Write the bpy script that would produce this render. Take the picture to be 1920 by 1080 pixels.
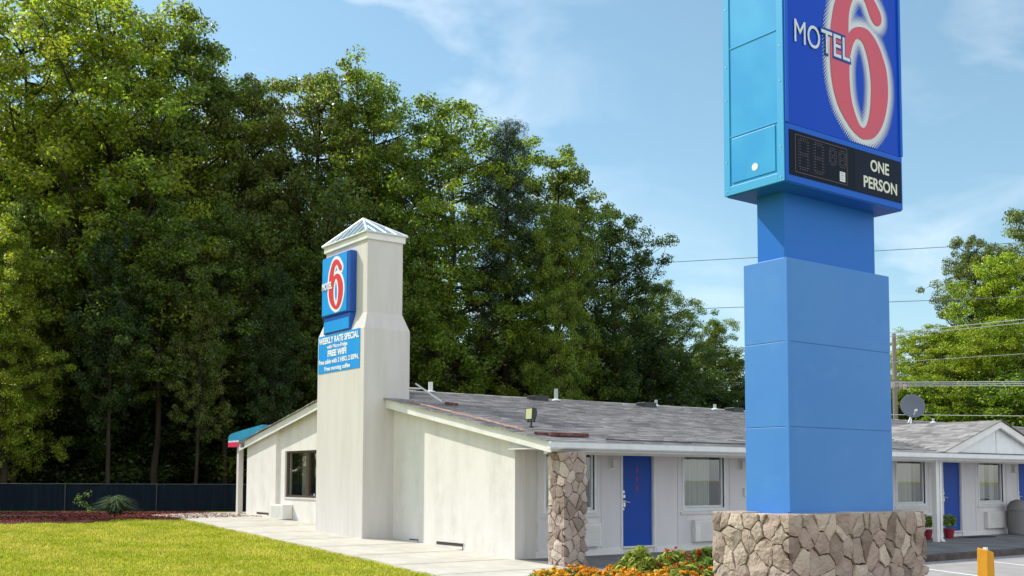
import bpy, math, random
import numpy as np
from mathutils import Vector, Matrix, noise

for o in list(bpy.data.objects): bpy.data.objects.remove(o, do_unlink=True)
S = bpy.context.scene
COL = S.collection
R = math.radians

# ------------------------------------------------------------------ camera
cd = bpy.data.cameras.new('camera'); cam = bpy.data.objects.new('camera', cd); COL.objects.link(cam)
cam.matrix_world = (Matrix.Translation((-12.426, -16.883, 1.62)) @ Matrix.Rotation(-R(36.18), 4, 'Z')
                    @ Matrix.Rotation(math.pi/2+0.064657, 4, 'X') @ Matrix.Rotation(0.003378, 4, 'Z'))
cd.sensor_width = 36; cd.lens = 37.248; cd.shift_y = 0.119; cd.clip_end = 3000
S.camera = cam

# ------------------------------------------------------------------ sky, sun, exposure
SUN = Vector((1, -1.75, -1.98)).normalized()      # direction the light travels
src = -SUN
W = bpy.data.worlds.new('World'); S.world = W; W.use_nodes = True
nt = W.node_tree; N = nt.nodes; L = nt.links
for n in list(N): N.remove(n)
wo = N.new('ShaderNodeOutputWorld'); bg = N.new('ShaderNodeBackground'); bg.inputs[1].default_value = 0.11
sky = N.new('ShaderNodeTexSky'); sky.sky_type = 'NISHITA'; sky.sun_disc = False
sky.sun_elevation = math.asin(src.z); sky.sun_rotation = math.atan2(src.x, src.y)
sky.air_density = 1.05; sky.dust_density = 0.6; sky.ozone_density = 2.2
tc = N.new('ShaderNodeTexCoord')
mp = N.new('ShaderNodeMapping'); mp.inputs['Rotation'].default_value = (0.25, 0.35, 0.5); mp.inputs['Scale'].default_value = (1.5, 6.0, 9.0)
n1 = N.new('ShaderNodeTexNoise'); n1.inputs['Scale'].default_value = 1.6; n1.inputs['Detail'].default_value = 7; n1.inputs['Roughness'].default_value = .55; n1.inputs['Distortion'].default_value = .5
n2 = N.new('ShaderNodeTexNoise'); n2.inputs['Scale'].default_value = 2.2; n2.inputs['Detail'].default_value = 3
r1 = N.new('ShaderNodeValToRGB'); r1.color_ramp.elements[0].position = .50; r1.color_ramp.elements[1].position = .80
r2 = N.new('ShaderNodeValToRGB'); r2.color_ramp.elements[0].position = .36; r2.color_ramp.elements[1].position = .66
mu = N.new('ShaderNodeMath'); mu.operation = 'MULTIPLY'
mu2 = N.new('ShaderNodeMath'); mu2.operation = 'MULTIPLY_ADD'; mu2.inputs[1].default_value = .75; mu2.inputs[2].default_value = .09
# unseen cloud bank added behind the camera as fill light for shaded sides
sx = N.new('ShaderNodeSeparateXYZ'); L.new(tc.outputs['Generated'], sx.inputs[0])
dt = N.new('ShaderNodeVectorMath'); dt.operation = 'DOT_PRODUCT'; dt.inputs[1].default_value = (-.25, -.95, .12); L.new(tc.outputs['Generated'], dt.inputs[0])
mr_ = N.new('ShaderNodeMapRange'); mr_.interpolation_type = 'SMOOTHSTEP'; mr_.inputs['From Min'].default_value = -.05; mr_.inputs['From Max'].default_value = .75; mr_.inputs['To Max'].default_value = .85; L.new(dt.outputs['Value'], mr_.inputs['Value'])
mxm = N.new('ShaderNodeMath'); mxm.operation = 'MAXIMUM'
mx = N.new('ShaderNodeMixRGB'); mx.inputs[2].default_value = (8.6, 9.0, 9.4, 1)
hs = N.new('ShaderNodeHueSaturation'); hs.inputs['Saturation'].default_value = 1.12; hs.inputs['Hue'].default_value = .478; hs.inputs['Value'].default_value = 1.08
L.new(tc.outputs['Generated'], mp.inputs['Vector']); L.new(mp.outputs['Vector'], n1.inputs['Vector'])
L.new(tc.outputs['Generated'], n2.inputs['Vector'])
L.new(n1.outputs[0], r1.inputs[0]); L.new(n2.outputs[0], r2.inputs[0]); L.new(r1.outputs[0], mu.inputs[0]); L.new(r2.outputs[0], mu.inputs[1])
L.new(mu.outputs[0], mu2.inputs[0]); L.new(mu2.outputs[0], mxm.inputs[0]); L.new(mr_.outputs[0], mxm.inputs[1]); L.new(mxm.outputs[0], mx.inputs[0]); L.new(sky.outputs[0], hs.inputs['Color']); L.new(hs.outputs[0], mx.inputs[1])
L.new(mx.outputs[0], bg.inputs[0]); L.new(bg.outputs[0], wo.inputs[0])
sl = bpy.data.lights.new('sun', 'SUN'); sl.energy = 3.4; sl.angle = R(.53); sl.color = (1, .95, .86)
so = bpy.data.objects.new('sun', sl); COL.objects.link(so); so.rotation_euler = SUN.to_track_quat('-Z', 'Y').to_euler(); so.location = (-20, 40, 40)
S.view_settings.view_transform = 'Standard'; S.view_settings.look = 'None'; S.view_settings.gamma = 1
S.view_settings.exposure = 0.47

# ------------------------------------------------------------------ helpers
def tag(o, label=None, cat=None, group=None, kind=None):
    if label: o['label'] = label
    if cat: o['category'] = cat
    if group: o['group'] = group
    if kind: o['kind'] = kind
    return o
def empty(name, loc, label, cat, group=None, rz=0):
    o = bpy.data.objects.new(name, None); COL.objects.link(o); o.location = loc; o.rotation_euler.z = rz
    o.empty_display_size = .2
    return tag(o, label, cat, group)
def link(name, me, mat, parent=None):
    o = bpy.data.objects.new(name, me); COL.objects.link(o)
    if mat is not None and not me.materials: me.materials.append(mat)
    if parent is not None:
        o.parent = parent
        # shapes are modelled in world metres: undo the parents' offset
        m = Matrix.Identity(4); p = parent; chain = []
        while p is not None: chain.append(p.matrix_basis if p.parent is None else p.matrix_parent_inverse @ p.matrix_basis); p = p.parent
        for c in reversed(chain): m = m @ c
        o.matrix_parent_inverse = m.inverted()
    return o
class MB:
    def __init__(s): s.v = []; s.f = []
    def quad(s, *p):
        b = len(s.v); s.v += [tuple(q) for q in p]; s.f.append(tuple(range(b, b+len(p)))); return s
    def box(s, x0, x1, y0, y1, z0, z1, bev=0):
        c = [(x0,y0,z0),(x1,y0,z0),(x1,y1,z0),(x0,y1,z0),(x0,y0,z1),(x1,y0,z1),(x1,y1,z1),(x0,y1,z1)]
        b = len(s.v); s.v += c
        for f in ((0,3,2,1),(4,5,6,7),(0,1,5,4),(1,2,6,5),(2,3,7,6),(3,0,4,7)): s.f.append(tuple(b+i for i in f))
        return s
    def prism(s, poly, ax, a, b_):
        """poly: 2-D outline in the two other axes, extruded along ax from a to b_"""
        def P(u, w, t): return {0:(t,u,w), 1:(u,t,w), 2:(u,w,t)}[ax]
        n = len(poly); b = len(s.v)
        s.v += [P(u,w,a) for u,w in poly] + [P(u,w,b_) for u,w in poly]
        s.f.append(tuple(range(b, b+n))[::-1]); s.f.append(tuple(range(b+n, b+2*n)))
        for i in range(n): j = (i+1) % n; s.f.append((b+i, b+j, b+n+j, b+n+i))
        return s
    def tube(s, p0, p1, r0, r1=None, n=10, cap=True):
        r1 = r0 if r1 is None else r1
        p0 = Vector(p0); p1 = Vector(p1); d = (p1-p0)
        if d.length < 1e-6: return s
        q = d.to_track_quat('Z', 'Y'); b = len(s.v)
        for p, r in ((p0, r0), (p1, r1)):
            for i in range(n):
                a = 2*math.pi*i/n; s.v.append(tuple(p + q @ Vector((math.cos(a)*r, math.sin(a)*r, 0))))
        for i in range(n): j = (i+1) % n; s.f.append((b+i, b+j, b+n+j, b+n+i))
        if cap: s.f.append(tuple(range(b, b+n))[::-1]); s.f.append(tuple(range(b+n, b+2*n)))
        return s
    def path(s, pts, r, n=6):
        for a, b in zip(pts, pts[1:]): s.tube(a, b, r, n=n)
        return s
    def lathe(s, prof, c, n=24, axis=Vector((0,0,1))):
        q = axis.to_track_quat('Z', 'Y'); c = Vector(c); b = len(s.v)
        for r, z in prof:
            for i in range(n):
                a = 2*math.pi*i/n; s.v.append(tuple(c + q @ Vector((math.cos(a)*r, math.sin(a)*r, z))))
        for k in range(len(prof)-1):
            for i in range(n): j = (i+1) % n; s.f.append((b+k*n+i, b+k*n+j, b+(k+1)*n+j, b+(k+1)*n+i))
        return s
    def mesh(s, name, smooth=False):
        me = bpy.data.meshes.new(name); me.from_pydata(s.v, [], s.f)
        import bmesh
        bm = bmesh.new(); bm.from_mesh(me); bmesh.ops.recalc_face_normals(bm, faces=bm.faces); bm.to_mesh(me); bm.free()
        if smooth: me.polygons.foreach_set('use_smooth', [True]*len(me.polygons))
        me.update(); return me
    def build(s, name, mat, parent=None, bevel=0, smooth=False):
        o = link(name, s.mesh(name, smooth), mat, parent)
        if bevel:
            m = o.modifiers.new('bevel', 'BEVEL'); m.width = bevel; m.segments = 2; m.limit_method = 'ANGLE'; m.angle_limit = R(40)
        return o

# ------------------------------------------------------------------ materials
MATS = {}
def mat(name, col, rough=.6, spec=.5, metal=0, vary=0, vscale=3, vdet=5, col2=None, bump=0, bscale=40, bdet=6, streak=False, island=0, coat=0, trans=0, ramp=(.4, .65), emit=None, objcol=False, stretch=None, layer2=None, thru=None, palette=None, sheen=0):
    m = bpy.data.materials.new(name); m.use_nodes = True
    t = m.node_tree; n = t.nodes; l = t.links
    b = n['Principled BSDF']; b.inputs['Roughness'].default_value = rough; b.inputs['Metallic'].default_value = metal
    b.inputs['Specular IOR Level'].default_value = spec; b.inputs['Coat Weight'].default_value = coat; b.inputs['Coat Roughness'].default_value = .12
    b.inputs['Base Color'].default_value = (*col, 1); b.inputs['Sheen Weight'].default_value = sheen; b.inputs['Sheen Roughness'].default_value = .55; b.inputs['Sheen Tint'].default_value = (.8,.93,1,1)
    co = n.new('ShaderNodeTexCoord'); cur = None
    def vec(sc):
        mp_ = n.new('ShaderNodeMapping'); mp_.inputs['Scale'].default_value = sc; l.new(co.outputs['Object'], mp_.inputs['Vector']); return mp_.outputs[0]
    if col2:
        no = n.new('ShaderNodeTexNoise'); no.inputs['Scale'].default_value = vscale; no.inputs['Detail'].default_value = vdet; no.inputs['Roughness'].default_value = .6
        l.new(vec(stretch or ((1,1,.18) if streak else (1,1,1))), no.inputs['Vector'])
        rp = n.new('ShaderNodeValToRGB'); rp.color_ramp.elements[0].position = ramp[0]; rp.color_ramp.elements[1].position = ramp[1]
        rp.color_ramp.elements[0].color = (*col, 1); rp.color_ramp.elements[1].color = (*col2, 1)
        l.new(no.outputs[0], rp.inputs[0]); cur = rp.outputs[0]
    if layer2:
        c3, sc3, a3, b3 = layer2
        no = n.new('ShaderNodeTexNoise'); no.inputs['Scale'].default_value = sc3; no.inputs['Detail'].default_value = 8; no.inputs['Roughness'].default_value = .7
        l.new(vec((1,1,1)), no.inputs['Vector'])
        rp = n.new('ShaderNodeValToRGB'); rp.color_ramp.elements[0].position = a3; rp.color_ramp.elements[1].position = b3
        l.new(no.outputs[0], rp.inputs[0])
        mm = n.new('ShaderNodeMixRGB'); mm.inputs[2].default_value = (*c3, 1); l.new(rp.outputs[0], mm.inputs[0])
        if cur is not None: l.new(cur, mm.inputs[1])
        else: mm.inputs[1].default_value = (*col, 1)
        cur = mm.outputs[0]
    if palette:     # each separate piece gets its own stone colour
        g = n.new('ShaderNodeNewGeometry'); rp = n.new('ShaderNodeValToRGB'); rp.color_ramp.interpolation = 'CONSTANT'; cr_ = rp.color_ramp
        while len(cr_.elements) < len(palette): cr_.elements.new(.5)
        for i_, c_ in enumerate(palette): cr_.elements[i_].position = i_/len(palette); cr_.elements[i_].color = (*c_, 1)
        l.new(g.outputs['Random Per Island'], rp.inputs[0])
        mm = n.new('ShaderNodeMixRGB'); mm.inputs[0].default_value = .62 if name == 'stone' else .40; l.new(cur, mm.inputs[1]); l.new(rp.outputs[0], mm.inputs[2]); cur = mm.outputs[0]
    if island:
        g = n.new('ShaderNodeNewGeometry'); mr = n.new('ShaderNodeMapRange'); mr.inputs['To Min'].default_value = 1-island; mr.inputs['To Max'].default_value = 1+island
        l.new(g.outputs['Random Per Island'], mr.inputs['Value'])
        hv = n.new('ShaderNodeHueSaturation'); l.new(mr.outputs[0], hv.inputs['Value'])
        if cur is not None: l.new(cur, hv.inputs['Color'])
        else: hv.inputs['Color'].default_value = (*col, 1)
        cur = hv.outputs[0]
    if objcol:
        oi = n.new('ShaderNodeObjectInfo'); mm = n.new('ShaderNodeMixRGB'); mm.blend_type = 'MULTIPLY'; mm.inputs[0].default_value = 1
        if cur is not None: l.new(cur, mm.inputs[1])
        else: mm.inputs[1].default_value = (*col, 1)
        l.new(oi.outputs['Color'], mm.inputs[2]); cur = mm.outputs[0]
    if cur is not None: l.new(cur, b.inputs['Base Color'])
    if bump:
        no = n.new('ShaderNodeTexNoise'); no.inputs['Scale'].default_value = bscale; no.inputs['Detail'].default_value = bdet
        l.new(co.outputs['Object'], no.inputs['Vector'])
        bp = n.new('ShaderNodeBump'); bp.inputs['Strength'].default_value = bump; bp.inputs['Distance'].default_value = .02
        l.new(no.outputs[0], bp.inputs['Height']); l.new(bp.outputs[0], b.inputs['Normal'])
    if trans:
        tr = n.new('ShaderNodeBsdfTranslucent'); ms = n.new('ShaderNodeMixShader'); ms.inputs[0].default_value = trans
        if cur is not None: l.new(cur, tr.inputs[0])
        else: tr.inputs[0].default_value = (*col, 1)
        if thru:    # light passing through a leaf comes out stronger and yellower
            mt = n.new('ShaderNodeMixRGB'); mt.blend_type = 'MULTIPLY'; mt.inputs[0].default_value = 1; mt.inputs[2].default_value = (*thru, 1)
            l.new(cur, mt.inputs[1]); l.new(mt.outputs[0], tr.inputs[0])
        l.new(b.outputs[0], ms.inputs[1]); l.new(tr.outputs[0], ms.inputs[2]); l.new(ms.outputs[0], n['Material Output'].inputs[0])
    MATS[name] = m; return m

mat('stucco', (.73,.695,.65), .9, .2, col2=(.63,.60,.55), vscale=2.2, streak=True, bump=.35, bscale=55, layer2=((.77,.745,.71), 3, .40, .85))
mat('stucco_smooth', (.64,.61,.585), .9, .2, col2=(.585,.555,.525), vscale=3.2, vdet=7, stretch=(1,1,.12), bump=.25, bscale=70)
mat('siding', (.72,.69,.70), .7, .3, col2=(.65,.62,.63), vscale=1.2, streak=True, bump=.08, bscale=60)
mat('white_trim', (.78,.765,.74), .5, .4, col2=(.70,.68,.64), vscale=2.5, bump=.04)
mat('trim_grey', (.70,.68,.64), .5, .4, col2=(.62,.60,.56), vscale=4)
mat('white_metal', (.75,.76,.77), .35, .5, col2=(.66,.68,.69), vscale=4)
mat('shingle', (.345,.33,.325), .95, .15, island=.30, col2=(.265,.25,.248), vscale=1.3, bump=.5, bscale=120, stretch=(.35,1.2,1))
mat('shingle_edge', (.09,.08,.075), .9)
mat('dark_wood', (.05,.04,.035), .8)
mat('blue_paint', (.020,.185,.58), .5, .5, col2=(.032,.205,.59), vscale=.9, vdet=6, bump=.10, bscale=1.6, bdet=3, layer2=((.05,.235,.60), 2.2, .52, .85), sheen=.28)
mat('blue_neck', (.006,.145,.56), .42, .3, col2=(.012,.135,.56), vscale=1.5, bump=.06, bscale=2)
mat('blue_panel', (.002,.06,.52), .35, .15)
mat('blue_frame', (.008,.11,.58), .4, .2)
mat('cyan_metal', (.018,.30,.66), .4, .4, col2=(.035,.36,.70), vscale=1.4, vdet=2, bump=.02, bscale=2)
mat('cyan_trim', (.05,.36,.68), .4, .4)
mat('sign_red', (.62,.085,.13), .45, .4, col2=(.56,.09,.15), vscale=3)
mat('sign_white', (.62,.68,.74), .45, .4)
mat('letter_edge', (.01,.06,.30), .5, .2)
mat('sign_black', (.004,.006,.016), .5, .12)
mat('sign_black2', (.008,.012,.028), .5, .12)
mat('led', (.16,.13,.13), .4)
mat('pale_letters', (.68,.70,.62), .5)
mat('label_white', (.7,.74,.8), .5)
mat('label_grey', (.3,.34,.42), .5)
mat('wall_sign_blue', (.01,.29,.78), .35, .5, col2=(.012,.32,.8), vscale=3)
mat('wall_sign_side', (.006,.08,.40), .35, .5)
mat('wall_sign_red', (.70,.03,.05), .4)
mat('banner_white', (.8,.82,.84), .6)
mat('door_blue', (.009,.065,.38), .45, .2, col2=(.012,.066,.33), vscale=2)
mat('number_red', (.30,.01,.05), .4)
mat('steel', (.62,.62,.60), .3, .5, metal=.8)
mat('grille', (.62,.62,.60), .6)
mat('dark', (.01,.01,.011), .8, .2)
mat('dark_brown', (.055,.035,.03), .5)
mat('bronze', (.10,.07,.055), .4, .5, metal=.4)
mat('curtain', (.62,.60,.50), .9, .1, trans=.2)
mat('lamp_shade', (.62,.60,.56), .4)
mat('stone', (.42,.33,.28), .95, .15, island=.3, col2=(.27,.205,.17), vscale=7, vdet=8, bump=1.0, bscale=26, palette=((.36,.28,.235),(.54,.42,.37),(.46,.37,.31),(.60,.51,.43),(.34,.29,.25)))
mat('mortar', (.05,.038,.032), .95, .1, bump=.5, bscale=60)
mat('concrete', (.58,.545,.47), .9, .2, col2=(.49,.46,.39), vscale=1.1, bump=.25, bscale=60, layer2=((.64,.61,.54), 3, .5, .7))
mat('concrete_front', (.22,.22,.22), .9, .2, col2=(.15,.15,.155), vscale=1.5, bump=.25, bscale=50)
mat('asphalt', (.38,.36,.35), .95, .2, col2=(.31,.29,.28), vscale=2.5, bump=.4, bscale=90)
mat('line_paint', (.78,.78,.76), .7, col2=(.6,.6,.58), vscale=18, ramp=(.55,.7))
mat('grass_ground', (.34,.355,.02), .95, .1, col2=(.44,.42,.045), vscale=.9, vdet=8, bump=.5, bscale=40, layer2=((.24,.27,.02), 3.5, .55, .75))
mat('grass_blade', (.38,.44,.02), .6, .3, island=.5, trans=.35, col2=(.62,.57,.09), vscale=1.1, vdet=6)
mat('mulch', (.12,.04,.032), .95, .1, col2=(.07,.027,.022), vscale=9, bump=.8, bscale=40, layer2=((.28,.12,.09), 14, .6, .75))
mat('mulch_chip', (.22,.06,.045), .9, .1, island=.5)
mat('litter', (.07,.05,.028), .95, .1, col2=(.045,.045,.018), vscale=1.2, bump=.6, bscale=12)
mat('bark', (.05,.038,.03), .95, .1, col2=(.028,.022,.018), vscale=3, bump=.8, bscale=14, stretch=(1,1,.2))
mat('pale_bark', (.30,.25,.20), .95, .1, col2=(.2,.16,.13), vscale=3, bump=.5, bscale=14)
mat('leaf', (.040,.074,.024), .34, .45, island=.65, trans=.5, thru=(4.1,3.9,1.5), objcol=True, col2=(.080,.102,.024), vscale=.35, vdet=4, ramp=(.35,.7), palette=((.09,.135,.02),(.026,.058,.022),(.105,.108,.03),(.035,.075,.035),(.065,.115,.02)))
mat('needle', (.05,.085,.045), .5, .3, island=.35, trans=.25, objcol=True)
mat('fence_mesh', (.005,.010,.017), .8, .1, col2=(.008,.018,.026), vscale=2, stretch=(8,8,.3))
mat('galv', (.05,.055,.06), .45, .5, metal=.5)
mat('awning_blue', (.03,.26,.45), .28, .6, col2=(.04,.30,.48), vscale=3)
mat('awning_red', (.62,.02,.10), .5)
mat('flood_glass', (.50,.50,.22), .15, .6)
mat('black_plastic', (.02,.02,.022), .35)
mat('rust_red', (.10,.025,.02), .8, col2=(.24,.10,.08), vscale=9)
mat('cable_pale', (.48,.30,.24), .8, col2=(.30,.15,.11), vscale=12)
mat('pvc', (.75,.74,.70), .4)
mat('pipe_grey', (.42,.47,.47), .4)
mat('dish', (.15,.165,.20), .6, .3)
mat('wood_pole', (.30,.26,.22), .9, .1, col2=(.22,.19,.16), vscale=6, stretch=(1,1,.1))
mat('insulator', (.55,.38,.36), .4)
mat('wire', (.55,.55,.55), .5)
mat('wire_dark', (.16,.18,.21), .5)
mat('post_yellow', (.62,.27,.015), .6, .4, col2=(.52,.22,.012), vscale=5, bump=.2, bscale=20, stretch=(1,1,.15))
mat('bin_body', (.20,.19,.19), .7)
mat('pot_red', (.26,.014,.03), .4)
mat('doormat', (.012,.016,.035), .9)
mat('petal_orange', (.85,.38,.03), .6, .2, island=.25, trans=.2)
mat('petal_yellow', (.88,.52,.05), .6, .2, island=.2, trans=.2)
mat('petal_red', (.55,.09,.02), .6, .2, island=.35, trans=.2)
mat('flower_leaf', (.20,.31,.04), .5, .3, island=.4, trans=.35)
mat('coleus_leaf', (.34,.40,.06), .5, .3, island=.55, trans=.3)
mat('strap_leaf', (.10,.16,.07), .45, .4, island=.4, trans=.25)

def glass_mat():
    m = bpy.data.materials.new('window_glass'); m.use_nodes = True; t = m.node_tree; n = t.nodes; l = t.links
    n.remove(n['Principled BSDF'])
    g = n.new('ShaderNodeBsdfGlossy'); g.inputs['Roughness'].default_value = .02; g.inputs[0].default_value = (.9,.95,1,1)
    tr = n.new('ShaderNodeBsdfTransparent'); tr.inputs[0].default_value = (.80,.86,.84,1)
    lw = n.new('ShaderNodeLayerWeight'); lw.inputs[0].default_value = .5
    pw = n.new('ShaderNodeMath'); pw.operation = 'POWER'; pw.inputs[1].default_value = 3.0; l.new(lw.outputs['Facing'], pw.inputs[0])
    fr = n.new('ShaderNodeMath'); fr.operation = 'MULTIPLY_ADD'; fr.inputs[1].default_value = .85; fr.inputs[2].default_value = .14; l.new(pw.outputs[0], fr.inputs[0])
    ms = n.new('ShaderNodeMixShader'); l.new(fr.outputs[0], ms.inputs[0]); l.new(tr.outputs[0], ms.inputs[1]); l.new(g.outputs[0], ms.inputs[2])
    l.new(ms.outputs[0], n['Material Output'].inputs[0]); MATS['glass'] = m
glass_mat()
M = MATS

# ------------------------------------------------------------------ text and outline shapes
def curve_mesh(cu, name):
    o = bpy.data.objects.new('tmp', cu); COL.objects.link(o)
    dg = bpy.context.evaluated_depsgraph_get(); dg.update()
    me = bpy.data.meshes.new_from_object(o.evaluated_get(dg)); me.name = name
    bpy.data.objects.remove(o); me.polygons.foreach_set('use_smooth', [False]*len(me.polygons)); me.update(); return me
def map_mesh(me, fn):
    n = len(me.vertices); a = np.empty(n*3); me.vertices.foreach_get('co', a); a = a.reshape(-1,3)
    out = np.array([fn(*p) for p in a]) if n else a
    me.vertices.foreach_set('co', out.ravel()); me.update(); return me
def text(name, body, place, w0, w1, h0, h1, matl, parent, bold=0, thick=.006, slant=0, spacing=1, label=None):
    """writes body in the box w0..w1 x h0..h1; place(w, h, d) -> world point"""
    cu = bpy.data.curves.new(name, 'FONT'); cu.body = body; cu.size = 1; cu.extrude = .5; cu.offset = bold; cu.space_character = spacing
    cu.resolution_u = 4
    me = curve_mesh(cu, name)
    n = len(me.vertices); a = np.empty(n*3); me.vertices.foreach_get('co', a); a = a.reshape(-1,3)
    lo = a.min(0); hi = a.max(0)
    for i in range(n):
        u = (a[i,0]-lo[0])/(hi[0]-lo[0]); v = (a[i,1]-lo[1])/(hi[1]-lo[1])
        a[i] = place(w0+u*(w1-w0)+slant*(v-.5)*(h1-h0), h0+v*(h1-h0), (a[i,2]+.5)*thick)
    me.vertices.foreach_set('co', a.ravel()); me.update(); me.materials.clear()
    o = link(name, me, matl, parent)
    if label: o['label'] = label
    return o
def smooth_loop(P, k=5):
    out = []; n = len(P)
    for i in range(n):
        p0, p1, p2, p3 = (Vector(P[(i+j-1) % n]) for j in range(4))
        for s in range(k):
            t = s/k; out.append(.5*((2*p1)+(-p0+p2)*t+(2*p0-5*p1+4*p2-p3)*t*t+(-p0+3*p1-3*p2+p3)*t**3))
    return [(v.x, v.y) for v in out]
# outline of the numeral, in metres on the sign face
SIX_OUT = [(-1.43,7.48),(-1.38,7.43),(-1.315,7.36),(-1.28,7.295),(-1.285,7.225),(-1.335,7.17),(-1.41,7.165),(-1.475,7.21),(-1.52,7.27),(-1.555,7.33),(-1.60,7.40),(-1.66,7.435),(-1.74,7.435),(-1.80,7.41),
 (-1.845,7.36),(-1.885,7.29),(-1.92,7.19),(-1.935,7.09),(-1.94,7.0),(-1.94,6.925),(-1.89,6.975),(-1.82,7.025),(-1.72,7.06),(-1.63,7.07),(-1.55,7.06),(-1.47,7.02),(-1.39,6.96),(-1.32,6.88),(-1.26,6.78),(-1.205,6.67),(-1.18,6.54),(-1.17,6.41),(-1.18,6.28),(-1.21,6.15),(-1.26,6.01),(-1.33,5.89),(-1.42,5.79),(-1.51,5.73),(-1.61,5.70),(-1.70,5.69),(-1.79,5.71),(-1.88,5.75),(-1.97,5.81),(-2.06,5.89),(-2.15,5.99),(-2.21,6.10),(-2.25,6.21),(-2.28,6.35),(-2.295,6.52),(-2.295,6.67),(-2.285,6.81),(-2.27,6.94),(-2.24,7.07),(-2.21,7.18),(-2.16,7.30),(-2.09,7.42),(-2.0,7.54),(-1.88,7.62),(-1.74,7.65),(-1.58,7.61),(-1.49,7.55)]
SIX_IN = [(-1.75,6.905),(-1.70,6.90),(-1.65,6.865),(-1.61,6.80),(-1.57,6.71),(-1.54,6.61),(-1.52,6.51),(-1.51,6.40),(-1.515,6.27),(-1.53,6.13),(-1.56,6.0),(-1.60,5.90),(-1.645,5.845),(-1.69,5.825),(-1.74,5.84),(-1.79,5.89),(-1.845,5.98),(-1.89,6.08),(-1.92,6.20),(-1.935,6.34),(-1.935,6.50),(-1.92,6.63),(-1.89,6.73),(-1.85,6.82),(-1.80,6.885)]
SO = smooth_loop(SIX_OUT, 3); SI = smooth_loop(SIX_IN, 3)
def six_mesh(name, place, thick):
    cu = bpy.data.curves.new(name, 'CURVE'); cu.dimensions = '2D'; cu.fill_mode = 'BOTH'; cu.extrude = .5
    for P in (SO, SI):
        sp = cu.splines.new('POLY'); sp.points.add(len(P)-1); sp.use_cyclic_u = True
        for i, (x, y) in enumerate(P): sp.points[i].co = (x, y, 0, 1)
    me = curve_mesh(cu, name); me.materials.clear()
    return map_mesh(me, lambda x, y, z: place(x, y, (z+.5)*thick))
def seg_dist(P, pts):
    A = np.array(P); B = np.roll(A, -1, 0); d = B-A; out = np.full(len(pts), 1e9)
    for a, dd in zip(A, d):
        t = np.clip(((pts-a)@dd)/max(dd@dd, 1e-12), 0, 1); q = pts-(a+t[:,None]*dd); out = np.minimum(out, np.hypot(q[:,0], q[:,1]))
    return out
def inside(P, pts):
    A = np.array(P); B = np.roll(A, -1, 0); c = np.zeros(len(pts), bool)
    for a, b in zip(A, B):
        m = ((a[1] > pts[:,1]) != (b[1] > pts[:,1]))
        with np.errstate(divide='ignore', invalid='ignore'): xx = (b[0]-a[0])*(pts[:,1]-a[1])/(b[1]-a[1])+a[0]
        c ^= m & (pts[:,0] < xx)
    return c
def halo_mesh(name, place, pitch, solid, fade, zmin):
    """halftone halo: square cells on a 45 degree grid, shrinking away from the numeral"""
    k = int(3.2/pitch); pts = []
    c45 = pitch/math.sqrt(2)
    for i in range(-k, k):
        for j in range(-k, k):
            x = (i-j)*c45-1.72; y = (i+j)*c45+6.6
            if -2.62 < x < -.95 and zmin < y < 7.9: pts.append((x, y))
    pts = np.array(pts); d = np.minimum(seg_dist(SO, pts), seg_dist(SI, pts)); ins = inside(SO, pts) & ~inside(SI, pts)
    d[ins] = 0
    mb = MB()
    for (x, y), dd in zip(pts, d):
        if dd > fade: continue
        cov = 1 if dd <= solid else max(0, 1-(dd-solid)/(fade-solid))
        h = c45*(1 if cov > .96 else math.sqrt(cov)*.97)
        if h < c45*.2: continue
        mb.quad(place(x-h, y, 0), place(x, y-h, 0), place(x+h, y, 0), place(x, y+h, 0))
    me = bpy.data.meshes.new(name); me.from_pydata(mb.v, [], mb.f); return me

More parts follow.
